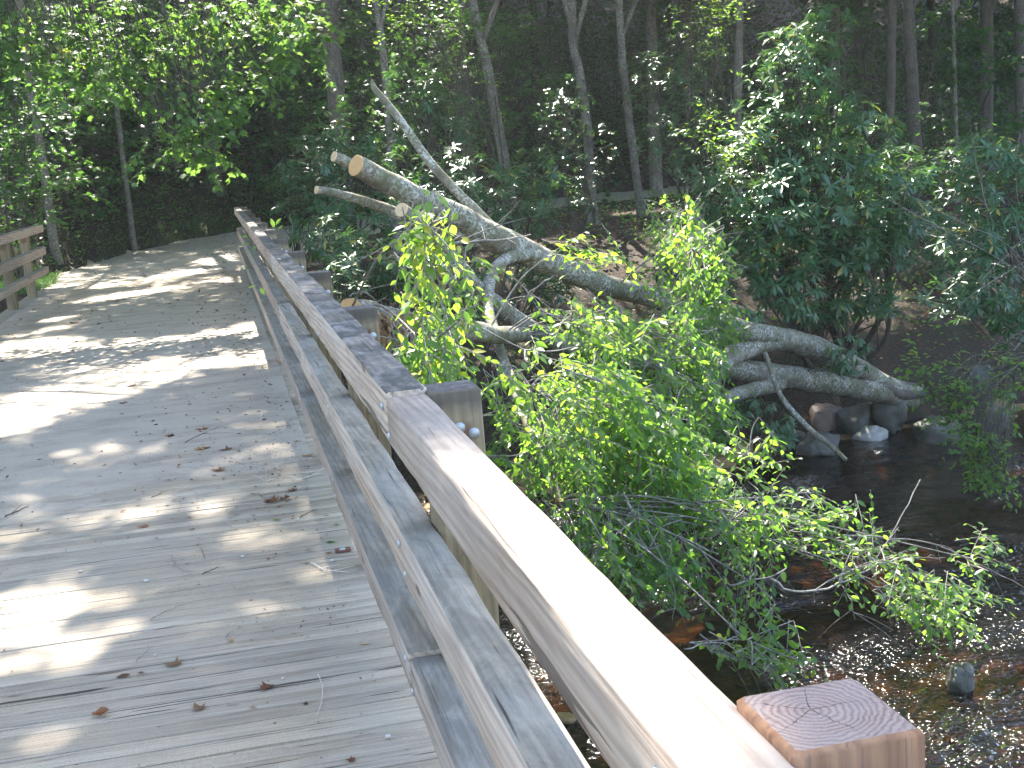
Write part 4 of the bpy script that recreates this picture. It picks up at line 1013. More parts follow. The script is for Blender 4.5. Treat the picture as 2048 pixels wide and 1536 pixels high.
# ------------------------------------------------------------------ rhododendrons and other shrubs
def shrub(name, label, cat, base, blobs, nwh, L, mat, tint=(.25, .6), T=T_RHODO, n_ind=0, kind='whorl', stemr=.02, group=None, droop=.55, leafname='leaf', nl=9, spraylen=.4, leafgap=.05, stems=5):
    """blobs: (px, py, rx, ry, Y, depth) ellipses at real distances that the branches reach into"""
    S = empty(name, label, cat, tuple(base), group); b0 = np.array(base, float)
    lv = Leaves(T); mb = MB(); area = np.array([b[2]*b[3] for b in blobs], float); area /= area.sum()
    cs = [at(b[0], b[1], b[4]) for b in blobs]
    main = []
    for i, b in enumerate(blobs):
        e = cs[i]; Q = catmull([b0+RNG.normal(size=3)*[min(.12, stemr*1.2), min(.12, stemr*1.2), 0], b0*.5+e*.5+RNG.normal(size=3)*.25, e], 14)
        Q[:, 2] = np.maximum(Q[:, 2], b0[2]); tube(mb, Q-b0, np.linspace(stemr*1.6, stemr*.5, 14), 7, .1); main.append(Q)
    for i, b in enumerate(blobs):
        m = max(2, int(nwh*area[i])); scx = b[2]*b[4]/FPX; scz = b[3]*b[4]/FPX
        for k in range(m):
            u = rnd_dir(1)[0]*RNG.random()**.33
            clump = .75+.5*(vnoise(u[0]*2.3+i, u[1]*2.3, u[2]*2.3+i*3) > -.25)
            if clump < 1 and RNG.random() < .75: continue
            p = cs[i]+rt*u[0]*scx+up*u[1]*scz+np.array([fw[0], fw[1], 0])*u[2]*b[5]
            g = float(terrain(p[0], p[1]))
            if p[2] < max(g, WATER)+.08: p[2] = max(g, WATER)+.08+RNG.random()*.15
            Q = main[i]; s = Q[RNG.integers(5, 14)]
            d = unit(p-s); dd = unit(d*.6+np.array([0, 0, .5])+RNG.normal(size=3)*.3)
            if (k % 2 == 0 or kind == 'spray') and not (kind == 'clump' and k % 6):
                ln = np.linalg.norm(p-s); st = p-d*min(ln, .55) if kind != 'clump' else s
                tube(mb, catmull([st if k % 4 else s, (st+p)/2+RNG.normal(size=3)*.05, p], 7)-b0, np.linspace(stemr*.35, .0035, 7), 4)
            tt = RNG.uniform(*tint)+.10*u[1]
            if kind == 'clump':
                m_ = 22; q_ = p+RNG.normal(size=(m_, 3))*[.42, .42, .13]; q_[:, 2] -= .35*((q_[:, :2]-p[:2])**2).sum(1)
                lv.add(q_, unit(rnd_dir(m_, .3)+[0, 0, -.35]), unit(np.array([0, 0, 1.])+RNG.normal(size=(m_, 3))*.4), L*RNG.uniform(.6, 1.1, m_), tt+RNG.normal(size=m_)*.08)
            elif kind == 'whorl': whorl(lv, p, dd, L, nl, tt, droop)
            else: spray(_Off(mb, b0), lv, p, unit(dd+rt*RNG.normal()*.6), spraylen*RNG.uniform(.6, 1.2), L, leafgap, .5, (tt-.08, tt+.08))
    link('stems', mb.mesh('stems', m_stem), S); lv.build(S, mat, n_ind, 'foliage', leafname); return S
def gnd(px, py, Y):
    p = at(px, py, Y); p[2] = float(terrain(p[0], p[1]))-.03; return p
G = 'shrubs on the far bank'
shrub('rhododendron', 'tall broad rhododendron towering over the creek on the far bank right of centre', 'rhododendron', gnd(1690, 680, 17.2),
      [(1590, 150, 100, 120, 16.8, 1.0), (1560, 290, 150, 110, 16.4, 1.2), (1690, 270, 110, 90, 16.8, 1.0), (1500, 400, 130, 110, 15.8, 1.0), (1640, 420, 150, 110, 16, 1.2), (1760, 400, 110, 80, 16.4, 1.0), (1560, 530, 120, 90, 15.6, .9), (1700, 510, 90, 70, 15.8, .8), (1640, 610, 80, 40, 15.6, .5), (1740, 590, 70, 50, 15.9, .6), (1820, 330, 70, 50, 16.8, .7), (1650, 60, 60, 60, 17, .7), (1780, 480, 60, 70, 16, .6)],
      1500, .18, m_rhodo, (.3, .78), n_ind=300, stemr=.035, group=G)
shrub('rhododendron', 'leggy greyish rhododendron reaching in from the right edge over the water', 'rhododendron', gnd(2140, 700, 16.5),
      [(1980, 330, 90, 80, 13.2, .8), (2010, 470, 90, 90, 13, .7), (1930, 470, 70, 60, 13.3, .6), (1990, 590, 90, 70, 12.8, .6), (1900, 590, 60, 60, 13, .5), (2030, 650, 50, 50, 12.8, .5), (1930, 380, 60, 40, 13.4, .5)],
      300, .15, m_rhodo, (.2, .5), stemr=.010, group=G)
shrub('rhododendron', 'dark rhododendron thicket behind the sawn log ends, left of the snag', 'rhododendron', gnd(640, 470, 19),
      [(640, 330, 80, 70, 18, .9), (600, 400, 50, 60, 18, .7), (700, 440, 90, 60, 17, .8), (690, 260, 80, 80, 19, .9), (740, 330, 90, 90, 18, 1)], 330, .16, m_rhodo, (.15, .5), group=G)
shrub('rhododendron', 'rhododendron thicket right behind the middle of the fallen log', 'rhododendron', gnd(950, 450, 19),
      [(860, 240, 90, 90, 20, 1), (900, 370, 110, 80, 18, 1), (1000, 400, 110, 80, 18.5, 1), (1080, 360, 90, 70, 20, 1), (820, 180, 70, 60, 20, .8), (1060, 440, 70, 50, 18, .8)], 420, .16, m_rhodo, (.15, .55), group=G)
shrub('rhododendron', 'dark low rhododendron under the limbs just beyond the railing posts', 'rhododendron', gnd(720, 620, 15.5),
      [(720, 520, 80, 60, 14, .6), (680, 560, 50, 50, 13, .5), (780, 560, 60, 50, 13.5, .6), (640, 470, 60, 40, 15, .7), (930, 590, 70, 60, 14, .6), (1100, 560, 90, 60, 14.5, .6)], 330, .14, m_rhodo, (.1, .4), group=G)
shrub('rhododendron', 'small rhododendron with pale hanging leaves below the arched stem at the waterline', 'rhododendron', gnd(1500, 790, 15.6),
      [(1490, 800, 50, 30, 14.2, .3), (1530, 830, 60, 40, 14, .3), (1600, 600, 60, 50, 14.8, .4), (1480, 640, 50, 40, 14.6, .4), (1700, 700, 50, 50, 14.4, .3), (1560, 870, 40, 30, 13.8, .25)], 190, .13, m_rhodo, (.55, .85), group=G, droop=1.5, stemr=.012, nl=8)
shrub('laurel_bush', 'glossy small-leaved bush sparkling in the sun between the two kinked trunks', 'bush', gnd(1160, 450, 25),
      [(1130, 200, 60, 50, 25, .8), (1150, 290, 90, 60, 24.5, .9), (1180, 380, 70, 50, 25, .8), (1090, 240, 40, 40, 25, .6)], 260, .10, m_glossy, (.2, .6), T=T_OVAL, group=G)
shrub('laurel_bush', 'bluish green bush right of the road stem, left of the tall rhododendron', 'bush', gnd(1370, 400, 27),
      [(1310, 170, 80, 70, 27, 1), (1380, 110, 80, 70, 27, 1), (1420, 230, 80, 60, 26, 1), (1340, 280, 80, 60, 26, 1), (1400, 340, 60, 50, 25, .8)], 560, .13, m_rhodo, (.4, .8), group=G)
shrub('bush', 'leafy low bush on the bank left of the rhododendron with bright sunlit sprigs', 'bush', gnd(1420, 560, 18),
      [(1410, 440, 60, 60, 17, .5), (1450, 520, 60, 60, 16.5, .5), (1330, 540, 60, 60, 17, .5), (1420, 270, 60, 50, 15.6, .4), (1480, 330, 50, 60, 15.6, .4), (1500, 470, 60, 60, 15.4, .4)], 150, .085, m_leaf, (.45, .85), T=T_OVAL, kind='spray', group=G)
shrub('bush', 'light leafy sapling hanging over the snag with round bright leaves', 'bush', gnd(930, 400, 23),
      [(930, 130, 60, 30, 21, .5), (900, 170, 60, 30, 21, .5), (990, 190, 50, 40, 21, .5), (860, 60, 100, 50, 20, .8), (780, 60, 60, 60, 20, .6)], 90, .085, m_leaf, (.5, .85), T=T_OVAL, kind='spray', group=G)
shrub('rhododendron', 'low dark rhododendron on the shaded bank right of the tall one', 'rhododendron', gnd(1860, 560, 20),
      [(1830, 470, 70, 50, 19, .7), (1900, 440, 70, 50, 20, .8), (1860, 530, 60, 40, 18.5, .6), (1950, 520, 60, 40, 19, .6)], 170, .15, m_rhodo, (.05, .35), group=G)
BS = empty('bare_shrub', 'tangle of bare grey twigs at the right edge in front of the shaded bank', 'shrub', tuple(gnd(2120, 640, 15)), G); bs0 = np.array(BS.location); bmb = MB()
for i in range(26):
    x0_, y0_ = RNG.uniform(1960, 2080), RNG.uniform(420, 700); Y_ = RNG.uniform(12.2, 13.6); a_ = RNG.uniform(-2.6, -.6) if i % 3 else RNG.uniform(1.2, 2.4); L_ = RNG.uniform(80, 230)
    stick(bmb, [(2110, 620, 14.2), (x0_+30, y0_+10, Y_+.3), (x0_+math.cos(a_)*L_*.5-20, y0_+math.sin(a_)*L_*.5, Y_), (x0_+math.cos(a_)*L_-50, y0_+math.sin(a_)*L_, Y_-.2)], RNG.uniform(.005, .011), bs0, forks=7)
link('twigs', bmb.mesh('twigs', m_twig), BS, None, 'stuff')
# hanging leafy branch at the right edge, over the water
shrub('hanging_branch', 'thin leafy branch drooping over the water at the right edge', 'branch', tuple(at(2075, 700, 12.5)),
      [(2040, 735, 30, 20, 12, .1), (1850, 745, 50, 20, 11.8, .2), (1900, 790, 50, 30, 11.6, .2), (1930, 850, 40, 40, 11.4, .2), (1970, 900, 40, 50, 11.2, .2), (2010, 780, 40, 40, 11.8, .2), (1990, 950, 40, 30, 11, .2)], 300, .09, m_leaf, (.45, .8), T=T_OVAL, kind='spray', stemr=.008, spraylen=.3, group=G)
# the maple bough over the path
shrub('maple_bough', 'sunlit hanging maple boughs over the far end of the path', 'maple', (-3.4, 17.5, 6.4),
      [(60, 90, 80, 50, 16, .7), (170, 110, 90, 60, 15.5, .7), (230, 160, 50, 40, 15, .5), (210, 70, 110, 60, 16, .7), (90, 30, 110, 40, 16.5, .7), (330, 30, 120, 40, 16, .7), (440, 40, 120, 50, 15.5, .7), (560, 60, 90, 60, 16, .7),
       (430, 160, 80, 40, 15, .5), (380, 260, 60, 50, 15, .5), (340, 280, 40, 40, 15, .4), (400, 210, 70, 40, 15, .5), (490, 150, 60, 30, 15.5, .4), (390, 295, 45, 25, 15, .3), (540, 30, 100, 30, 15, .5), (300, 90, 60, 40, 15.5, .5)], 420, .115, m_maple, (.4, .8), T=T_MAPLE, kind='spray', n_ind=300, spraylen=.5, leafgap=.085, stemr=.02, group='maple')
bpy.data.objects['maple_bough'].pop('group', None)
print('plants done')

# ------------------------------------------------------------------ understorey saplings on the slope
GS = 'leafy saplings in the forest understorey'
def sap(label, foot, blobs, n, tint=(.25, .6), L=.13, mat=None, T=T_MAPLE, sl=.55, kind='spray'):
    f = gnd(*foot)
    return shrub('sapling', label, 'sapling', f, blobs, n, L, mat or m_far, tint, T=T, kind=kind, stemr=.018, spraylen=sl, leafgap=.10, group=GS)
sap('leafy sapling at the far left edge with sparkling leaves low down', (30, 480, 25), [(40, 420, 60, 50, 24, .6), (80, 380, 60, 40, 24, .6), (20, 300, 60, 60, 25, .8), (50, 200, 60, 60, 25, .8)], 150, (.3, .7))
sap('dark leafy sapling between the thin left trunk and the path', (130, 430, 30), [(110, 300, 80, 60, 29, .8), (150, 380, 70, 50, 29, .8), (150, 220, 80, 60, 30, .9)], 150)
sap('layered green sapling left of the roadside grey trunk', (240, 430, 33), [(230, 280, 80, 50, 32, .9), (260, 350, 80, 40, 32, .8), (200, 180, 90, 60, 33, 1), (280, 180, 60, 50, 32, .8)], 170, (.3, .65))
sap('sapling behind the lower maple bough, half in shade', (340, 420, 36), [(330, 330, 80, 50, 35, .9), (340, 200, 70, 60, 35, .9), (370, 130, 60, 60, 36, .9), (330, 60, 90, 50, 36, 1)], 160, (.2, .55))
sap('sapling just right of the roadside grey trunk', (500, 420, 37), [(500, 330, 70, 50, 36, .9), (540, 260, 70, 60, 36, .9), (480, 180, 60, 60, 36, .9), (560, 180, 70, 60, 36, .9)], 170, (.2, .55))
sap('broad sapling behind the left log ends', (590, 420, 34), [(580, 330, 60, 50, 31, .8), (600, 200, 70, 60, 31, .9), (620, 100, 80, 60, 31, .9), (540, 100, 60, 60, 32, .9), (580, 30, 90, 40, 31, .9)], 170, (.3, .65))
sap('leafy sapling around the slim trunk by the snag', (800, 400, 28), [(800, 300, 70, 50, 27, .8), (850, 150, 70, 70, 27, .9), (720, 160, 60, 60, 26, .8), (880, 60, 80, 50, 27, .9), (720, 60, 60, 60, 26, .8)], 190, (.35, .75))
sap('green sapling beside the curving lichened trunk', (920, 400, 31), [(920, 260, 60, 60, 30, .8), (980, 300, 60, 50, 30, .8), (1050, 200, 60, 60, 30, .8), (1010, 80, 60, 50, 30, .8)], 130, (.3, .65))
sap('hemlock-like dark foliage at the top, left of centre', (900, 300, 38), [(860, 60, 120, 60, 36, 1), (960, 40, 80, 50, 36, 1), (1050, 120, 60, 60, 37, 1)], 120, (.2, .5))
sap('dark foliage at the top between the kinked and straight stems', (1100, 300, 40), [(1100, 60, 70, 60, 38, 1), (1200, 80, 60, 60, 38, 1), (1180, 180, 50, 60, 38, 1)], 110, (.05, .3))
sap('sprig of light foliage at the top, left of the rhododendron crown', (1440, 350, 26), [(1400, 60, 60, 40, 24, .6), (1430, 110, 50, 40, 24, .6), (1400, 20, 60, 30, 24, .6), (1460, 30, 50, 30, 24, .6)], 70, (.5, .85), .10, m_leaf, T_OVAL, .45)
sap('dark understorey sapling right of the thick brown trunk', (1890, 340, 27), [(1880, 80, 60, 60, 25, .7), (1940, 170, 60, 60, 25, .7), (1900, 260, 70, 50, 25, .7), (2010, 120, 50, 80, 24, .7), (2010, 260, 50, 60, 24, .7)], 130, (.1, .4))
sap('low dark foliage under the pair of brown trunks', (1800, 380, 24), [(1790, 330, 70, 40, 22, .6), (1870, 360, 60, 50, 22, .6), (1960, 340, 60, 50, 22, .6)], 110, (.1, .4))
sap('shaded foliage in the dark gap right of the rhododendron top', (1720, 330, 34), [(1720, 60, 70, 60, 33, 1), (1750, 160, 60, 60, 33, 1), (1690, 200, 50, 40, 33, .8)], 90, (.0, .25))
for i, (px, Y, lb) in enumerate([(90, 41, 'far left'), (330, 45, 'left'), (560, 44, 'left of centre'), (780, 42, 'behind the snag'), (1000, 45, 'centre'), (1230, 44, 'right of centre'), (1430, 45, 'behind the rhododendron'), (1640, 44, 'right'), (1850, 42, 'far right'), (2020, 44, 'right edge')]):
    f = ground_hit(px, 330, 30, 80); Yf = f[1]+2.5
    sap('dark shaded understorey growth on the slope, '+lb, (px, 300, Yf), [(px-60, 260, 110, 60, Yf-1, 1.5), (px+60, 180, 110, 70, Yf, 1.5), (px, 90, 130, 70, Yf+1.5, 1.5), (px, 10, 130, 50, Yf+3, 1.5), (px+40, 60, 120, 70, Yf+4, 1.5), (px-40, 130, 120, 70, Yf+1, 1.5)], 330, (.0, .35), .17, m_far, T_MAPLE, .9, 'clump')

# ------------------------------------------------------------------ ground cover, leaf litter, grass
def scatter_xy(n, x0, x1, y0, y1): return RNG.uniform(x0, x1, n), RNG.uniform(y0, y1, n)
def ground_leaves(name, n, box, T, L, mat, tint, keep, hz=0.0, tilt=.5, upd=0.0, label=None):
    x, y = scatter_xy(n, *box); k = keep(x, y); x, y = x[k], y[k]
    X, Y, D = proj(np.c_[x, y, terrain(x, y)]); v = (X > -150) & (X < 2200) & (Y > -150) & (D > 0); x, y = x[v], y[v]; m = len(x)
    z = terrain(x, y)+.012+RNG.random(m)**1.5*hz
    d = rnd_dir(m, .3); d[:, 2] = d[:, 2]*.5+upd; nn = unit(np.array([0, 0, 1.0])+RNG.normal(size=(m, 3))*tilt)
    V, F, t = place(T, np.c_[x, y, z], d, nn, L*RNG.uniform(.5, 1.2, m), np.clip(RNG.uniform(*tint, m), 0, 1))
    link(name, arr_mesh(name, V, F, mat, t), None, None, 'stuff', label)
off_road = lambda x, y: (road_in(x, y) < -.05) & (y > ys(x)+.3) & ~((x > -3.3) & (x < .8) & (y < 23))
edge = lambda x, y: fbm(x*.8, y*.8, o=3)
ground_leaves('leaf_litter', 26000, (-4, 26, 15, 44), T_SIMPLE, .085, m_dry, (.0, 1.0), lambda x, y: off_road(x, y), .03, .5, 0, 'brown fallen leaves covering the bank and the slope')
ground_leaves('undergrowth', 90000, (-12, 30, 22, 50), T_OVAL, .15, m_far, (.05, .8), lambda x, y: (y > yf(x)+.1) & (edge(x, y) > -.45), .9, .7, .25, 'dark green undergrowth covering the wooded slope')
ground_leaves('roadside_plants', 26000, (-10, 3, 20, 39), T_OVAL, .09, m_grass, (.2, .8), lambda x, y: (road_in(x, y) < .1) & (y > yf(x)-.3) & (y < yf(x)+3.2) & ~((x > -3.3) & (x < .8) & (y < 23)), .35, .7, .4, 'low green plants along the edge of the gravel')
T_BLADE = _t([(-.03, 0, 0), (.03, 0, 0), (0, .6, .03), (.02, 1, -.05)], [(0, 1, 2), (1, 3, 2)])
ground_leaves('grass', 34000, (-9, 1.5, 20, 38), T_BLADE, .17, m_grass, (.3, .9), lambda x, y: (road_in(x, y) < .28+.3*edge(x, y)) & (y > yf(x)-1.5) & (y < yf(x)+1.3), .0, 1.0, .95, 'short green grass edging the gravel path')
ground_leaves('grass_tuft', 2500, (-4.2, -2.9, 22.6, 26), T_BLADE, .16, m_grass, (.4, .9), lambda x, y: x < -3.0+.2*edge(x, y), .0, 1.0, .95, 'tuft of green grass at the end of the left railing')
ground_leaves('bank_plants', 22000, (4, 24, 17, 37), T_OVAL, .09, m_leaf, (.2, .8), lambda x, y: off_road(x, y) & (edge(x*1.5, y*1.5) > .15), .3, .8, .3, 'patchy low plants on the creek bank below the road')
# twig and leaf crumbs on the gravel
x, y = scatter_xy(11000, -2.8, 4, 6, 36); w = RNG.random(11000) < np.where(x < .45, .35+.65*sm(-.8, .35, x)*sm(.45, .35, x), .5)
x, y = x[w], y[w]; ok = (x < .36) | (y > 24); x, y = x[ok], y[ok]; m = len(x)
zg = np.where(y < 22.9, np.maximum(sandz(x, y), .002)+.003, gz(x, y)+.006)
V, F, t = place(T_SIMPLE, np.c_[x, y, zg], rnd_dir(m, .15), unit(np.array([0, 0, 1.0])+RNG.normal(size=(m, 3))*.35), RNG.uniform(.008, .055, m)*np.where(y > 12, 1.2, .8), RNG.uniform(0, .8, m))
link('leaf_crumbs', arr_mesh('leaf_crumbs', V, F, m_dry, t), None, None, 'stuff', 'crumbs of brown leaves and twigs on the gravel')
x, y = scatter_xy(2600, -2.8, .37, 1.5, 9); w = RNG.random(2600) < .25+.75*sm(-.5, .36, x); x, y = x[w], y[w]; m = len(x)
V, F, t = place(T_SIMPLE, np.c_[x, y, np.full(m, .004)], rnd_dir(m, .1), unit(np.array([0, 0, 1.0])+RNG.normal(size=(m, 3))*.3), RNG.uniform(.003, .014, m), RNG.uniform(0, .9, m))
link('bark_crumbs', arr_mesh('bark_crumbs', V, F, m_dry, t), None, None, 'stuff', 'tiny crumbs of bark and leaf on the planks')

x, y = scatter_xy(9000, -2.8, .37, 4.5, 12); w = RNG.random(9000) < (.06+.94*sm(-.9, .33, x)**2)*(.25+.75*sm(.0, .5, fbm(x*2, y*1.3, o=3))); x, y = x[w], y[w]; m = len(x)
V, F, t = place(T_SIMPLE, np.c_[x, y, np.maximum(np.where(y > 5.1, sandz(x, y), 0), 0)+.005], rnd_dir(m, .15), unit(np.array([0, 0, 1.0])+RNG.normal(size=(m, 3))*.4), RNG.uniform(.005, .022, m), RNG.uniform(0, .7, m))
link('kerb_litter', arr_mesh('kerb_litter', V, F, m_dry, t), None, None, 'stuff', 'fine brown leaf litter gathered along the bottom rail')

# ------------------------------------------------------------------ rocks
def rock(label, px, py, w, h, z=None, mat=None, flat=.6, group='rocks in the creek and along its edge', seed=0, dy=0.0, sink=.35):
    z = WATER if z is None else z
    c = atz(px, py, z); dist = np.linalg.norm(c-[0, 0, CAM_H]); R = w/2*dist/FPX; H = h*dist/FPX
    n = 22; V = []; k = 28
    for i in range(n+1):
        th = math.pi*i/n
        for j in range(k):
            a = 2*math.pi*j/k; v = np.array([math.sin(th)*math.cos(a), math.sin(th)*math.sin(a), math.cos(th)])
            v = np.sign(v)*np.abs(v)**.72; V.append(v)
    V = np.array(V); nz = .22*fbm(V[:, 0]*1.3+seed, V[:, 1]*1.3, V[:, 2]*1.3+seed*2, o=2)+.05*fbm(V[:, 0]*5+seed, V[:, 1]*5, V[:, 2]*5, o=3)
    pl = unit(rt_.normal(size=(7, 3)))
    for q in pl:
        dd = V@q; V = V-np.outer(np.maximum(dd-.78, 0), q)*.85
    V = V*(1+nz[:, None])*[R, R*.85, max(H*.75, R*.5)]; V[:, 2] -= V[:, 2].max()-H
    F = [(i*k+j, (i+1)*k+j, (i+1)*k+(j+1) % k, i*k+(j+1) % k) for i in range(n) for j in range(k)]
    mb = MB(); mb.add(V, F); o = link('rock', mb.mesh('rock', mat or m_rock, True), None, tuple(c+[0, dy, 0]), None, label, 'rock', group); o.rotation_euler = (0, 0, seed*1.7); return o
rock('squarish reddish rock on top of the pile at the far waterline', 1648, 862, 78, 52, None, m_rockr, seed=1)
rock('grey rock under the reddish one at the waterline', 1640, 905, 80, 42, seed=2)
rock('dark rock left end of the pile below the arched stem', 1588, 890, 50, 30, seed=8)
rock('flat grey rock with a wet rim right of the pile', 1738, 876, 62, 24, None, m_rockp, seed=3)
rock('rounded dark rock behind the flat grey rock', 1712, 852, 70, 46, -2.5, seed=4)
rock('broad dark rock further right behind the pile', 1775, 840, 80, 50, -2.45, seed=5)
rock('low mossy boulder in midstream at the far side', 1880, 872, 110, 40, seed=6)
rock('small dark rock beside the mossy boulder', 1980, 850, 70, 40, -2.5, seed=7)
rock('upright grey block in the far bank at the right', 1965, 790, 56, 60, -2.3, seed=9)
rock('grey rock standing out of the rapids near the right edge', 1921, 1372, 62, 42, None, m_rock, seed=21)
rock('small ochre stone showing between the rails', 1135, 1440, 50, 14, None, m_rocky, seed=15)
# bed stones: uncountable under the water
mbv, mbf, off = [], [], 0
ico = bpy.data.meshes.new('t'); import bmesh
bm = bmesh.new(); bmesh.ops.create_icosphere(bm, subdivisions=2, radius=1); iv = np.array([v.co[:] for v in bm.verts]); ifc = np.array([[v.index for v in f.verts] for f in bm.faces]); bm.free(); bpy.data.meshes.remove(ico)
for i in range(800):
    x, y = RNG.uniform(1, 13), RNG.uniform(5, 17)
    if y > ys(x)+.1: continue
    s = RNG.uniform(.04, .22)*(1.3 if y > ys(x)-1 else 1)
    zz = float(terrain(x, y))+.04 if y < ys(x) else float(terrain(x, y))
    V = iv*(1+.22*fbm(iv[:, 0]*1.4+i, iv[:, 1]*1.4, iv[:, 2]*1.4, o=2))[:, None]*[s, s*RNG.uniform(.6, 1), s*RNG.uniform(.35, .6)]+[x, y, zz]
    mbv.append(V); mbf.append(ifc+off); off += len(V)
link('creek_bed_stones', arr_mesh('creek_bed_stones', np.vstack(mbv), np.vstack(mbf), m_rocky), None, None, 'stuff', 'cobbles on the creek bed')

# ------------------------------------------------------------------ single leaves, twigs and crumbs on the deck
def dleaf(label, px, py, wpx, mat, tint, maple=False, ang=None, curl=.3, cat='leaf', name='dry_leaf', z0=.004, grp='dry leaves lying on the deck', asp=1.0):
    p = atz(px, py, z0); dist = np.linalg.norm(p-[0, 0, CAM_H]); L = wpx*dist/FPX
    T = T_MAPLE if maple else T_OVAL
    V = T[0].copy(); V[:, 1] -= .5; V[:, 0] *= asp
    curl = curl*(.35 if maple else .8)
    V[:, 2] = curl*(V[:, 0]**2*2.2+.7*V[:, 1]**2)+.09*fbm(V[:, 0]*4+px, V[:, 1]*4+py, o=2); V[:, 2] -= V[:, 2].min()
    V = V*L; a = RNG.uniform(0, 6.28) if ang is None else ang
    me = arr_mesh(name, V, T[1], mat, np.full(len(V), tint)); o = link(name, me, None, tuple(p), None, label, cat, grp); o.rotation_euler = (RNG.uniform(-.1, .1), RNG.uniform(-.1, .1), a); return o
dleaf('orange-brown curled leaf lying alone near the bottom left', 202, 1430, 36, m_dry, .8, False, 1.3, .9, asp=1.5)
dleaf('dark brown narrow leaf in the lower left, edge of the sun patch', 246, 1352, 30, m_dry, .15, False, 1.4, .6)
dleaf('thin dark leaf scrap right of the dark brown leaf', 283, 1346, 20, m_dry, .1, False, 1.5, .4)
dleaf('crumpled grey leaf in the lower left centre', 343, 1328, 38, m_tan, .15, True, 1.0, .5)
dleaf('grey leaf scrap between the two lower board gaps', 395, 1415, 32, m_tan, .1, True, .4, .5)
dleaf('pointed reddish-brown crumpled leaf at the bottom centre of the deck', 530, 1376, 34, m_dry, .45, True, 2.6, .9)
dleaf('tiny orange leaf scrap left of the grass stem', 506, 1415, 15, m_dry, .9, False, 1.2, .5)
dleaf('small dark crumb-like leaf near the curved stem', 610, 1407, 13, m_dry, .1, True, 1.2, .5)
dleaf('small brown leaf in the left middle of the deck', 285, 1053, 26, m_dry, .55, False, 1.5, .6)
dleaf('reddish-brown leaf near the middle of the deck', 435, 941, 30, m_dry, .4, True, 1.3, .7)
dleaf('long crumpled brown leaf left one of the pair by the bottom rail', 540, 1003, 34, m_dry, .5, True, .9, .9)
dleaf('crumpled brown leaf right one of the pair by the bottom rail', 566, 998, 28, m_dry, .35, True, 2.0, .9)
dleaf('reddish leaf just above the crumpled pair', 583, 982, 22, m_dry, .45, True, 2.2, .7)
dleaf('orange-red leaf by the long bare twig', 402, 860, 28, m_dry, .85, True, 1.2, .6)
dleaf('dark red leaf left of the orange-red one', 336, 874, 24, m_dry, .3, True, 1.7, .6)
dleaf('dark curled leaf in the clump of debris', 414, 896, 16, m_dry, .05, True, .7, .9)
dleaf('tan leaf in the clump of debris', 399, 899, 26, m_dry, .95, True, 1.9, .5)
dleaf('faint brown leaf right of the debris clump', 450, 900, 28, m_dry, .5, True, 1.4, .4)
dleaf('tan curled leaf close to the bottom rail', 616, 912, 30, m_tan, .5, False, 1.3, .7)
dleaf('small green leaf on the deck near the bottom rail', 553, 1040, 19, m_leaf, .75, False, 1.3, .5)
dleaf('tan leaf near the bolt plate by the bottom rail', 658, 1107, 18, m_dry, .75, False, 1.2, .6)
dleaf('small brown leaf at the lower right of the deck', 700, 1520, 20, m_dry, .4, True, 1.2, .6)
dleaf('yellowish leaf scrap on the deck near the lower sun patch', 460, 1281, 15, m_dry, .97, True, 1.2, .5)
dleaf('yellowish stain-like leaf beside the bottom rail', 730, 1287, 20, m_tan, .9, False, 1.2, .2)
dleaf('reddish leaf on the gravel in the left middle', 262, 772, 22, m_dry, .5, True, .7, .6)
dleaf('reddish leaf on the gravel right of the long sun streak', 245, 808, 18, m_dry, .6, True, 1.0, .6)
dleaf('small red leaf on the gravel at the upper centre', 230, 604, 14, m_dry, .45, True, 1.2, .7)
dleaf('orange leaf on the gravel near the rail', 441, 547, 13, m_dry, .85, True, 1.9, .7)
dleaf('brown leaf on the gravel left of centre', 175, 531, 12, m_dry, .3, True, 1.3, .7)
dleaf('orange-brown leaf at the foot of the sun streak', 147, 647, 20, m_dry, .7, True, 1.0, .6)
dleaf('moss-green scrap near the bottom rail', 662, 1084, 24, m_leaf, .25, False, 1.2, .1)
dleaf('dark moss scrap further along by the bottom rail', 672, 1050, 13, m_leaf, .1, False, 1.2, .1)
def dtwig(label, pts, r, mat=None, forks=2, z=.007, grp='twigs lying on the deck'):
    P = np.array([atz(a, b, z) for a, b in pts]); o0 = P.mean(0); mb = MB(); C = catmull(P, 12); C[:, 2] += .003*np.abs(np.sin(np.arange(12)*.9))
    tube(mb, C-o0, np.linspace(r, r*.45, 12), 5)
    for i in range(forks):
        s = min(3+2*i, 9); d = unit(C[s+1]-C[s])+np.array([RNG.normal()*.9, RNG.normal()*.9, .1]); L = .05+.05*RNG.random()
        tube(mb, catmull([C[s], C[s]+d*L*.5, C[s]+d*L], 5)-o0, np.linspace(r*.6, r*.3, 5), 4)
    return link('twig', mb.mesh('twig', mat or m_twig), None, tuple(o0), None, label, 'twig', grp)
m_ptw = simple('pale_twig', (.55, .5, .42), .8)
dtwig('pale forked twig by the bottom rail, in the small sun patch', [(622, 1125), (645, 1138), (665, 1142), (697, 1145)], .0030, m_ptw, 3)
dtwig('dark short stick at the left edge of the deck', [(10, 1033), (32, 1024), (58, 1012)], .0045, m_barkd, 1)
dtwig('thin curved dry grass stem at the lower centre', [(636, 1348), (645, 1375), (643, 1405), (634, 1432)], .0016, m_ptw, 0)
dtwig('thin diagonal stick in the lower centre', [(300, 1240), (335, 1222), (372, 1208)], .0022, m_twig, 0)
dtwig('short stick pointing to the small yellow scrap', [(452, 1275), (462, 1264), (475, 1257)], .0022, m_twig, 0)
dtwig('grey twig at the edge of the lower sun patch', [(272, 1322), (288, 1308), (303, 1296)], .0020, m_twig, 0)
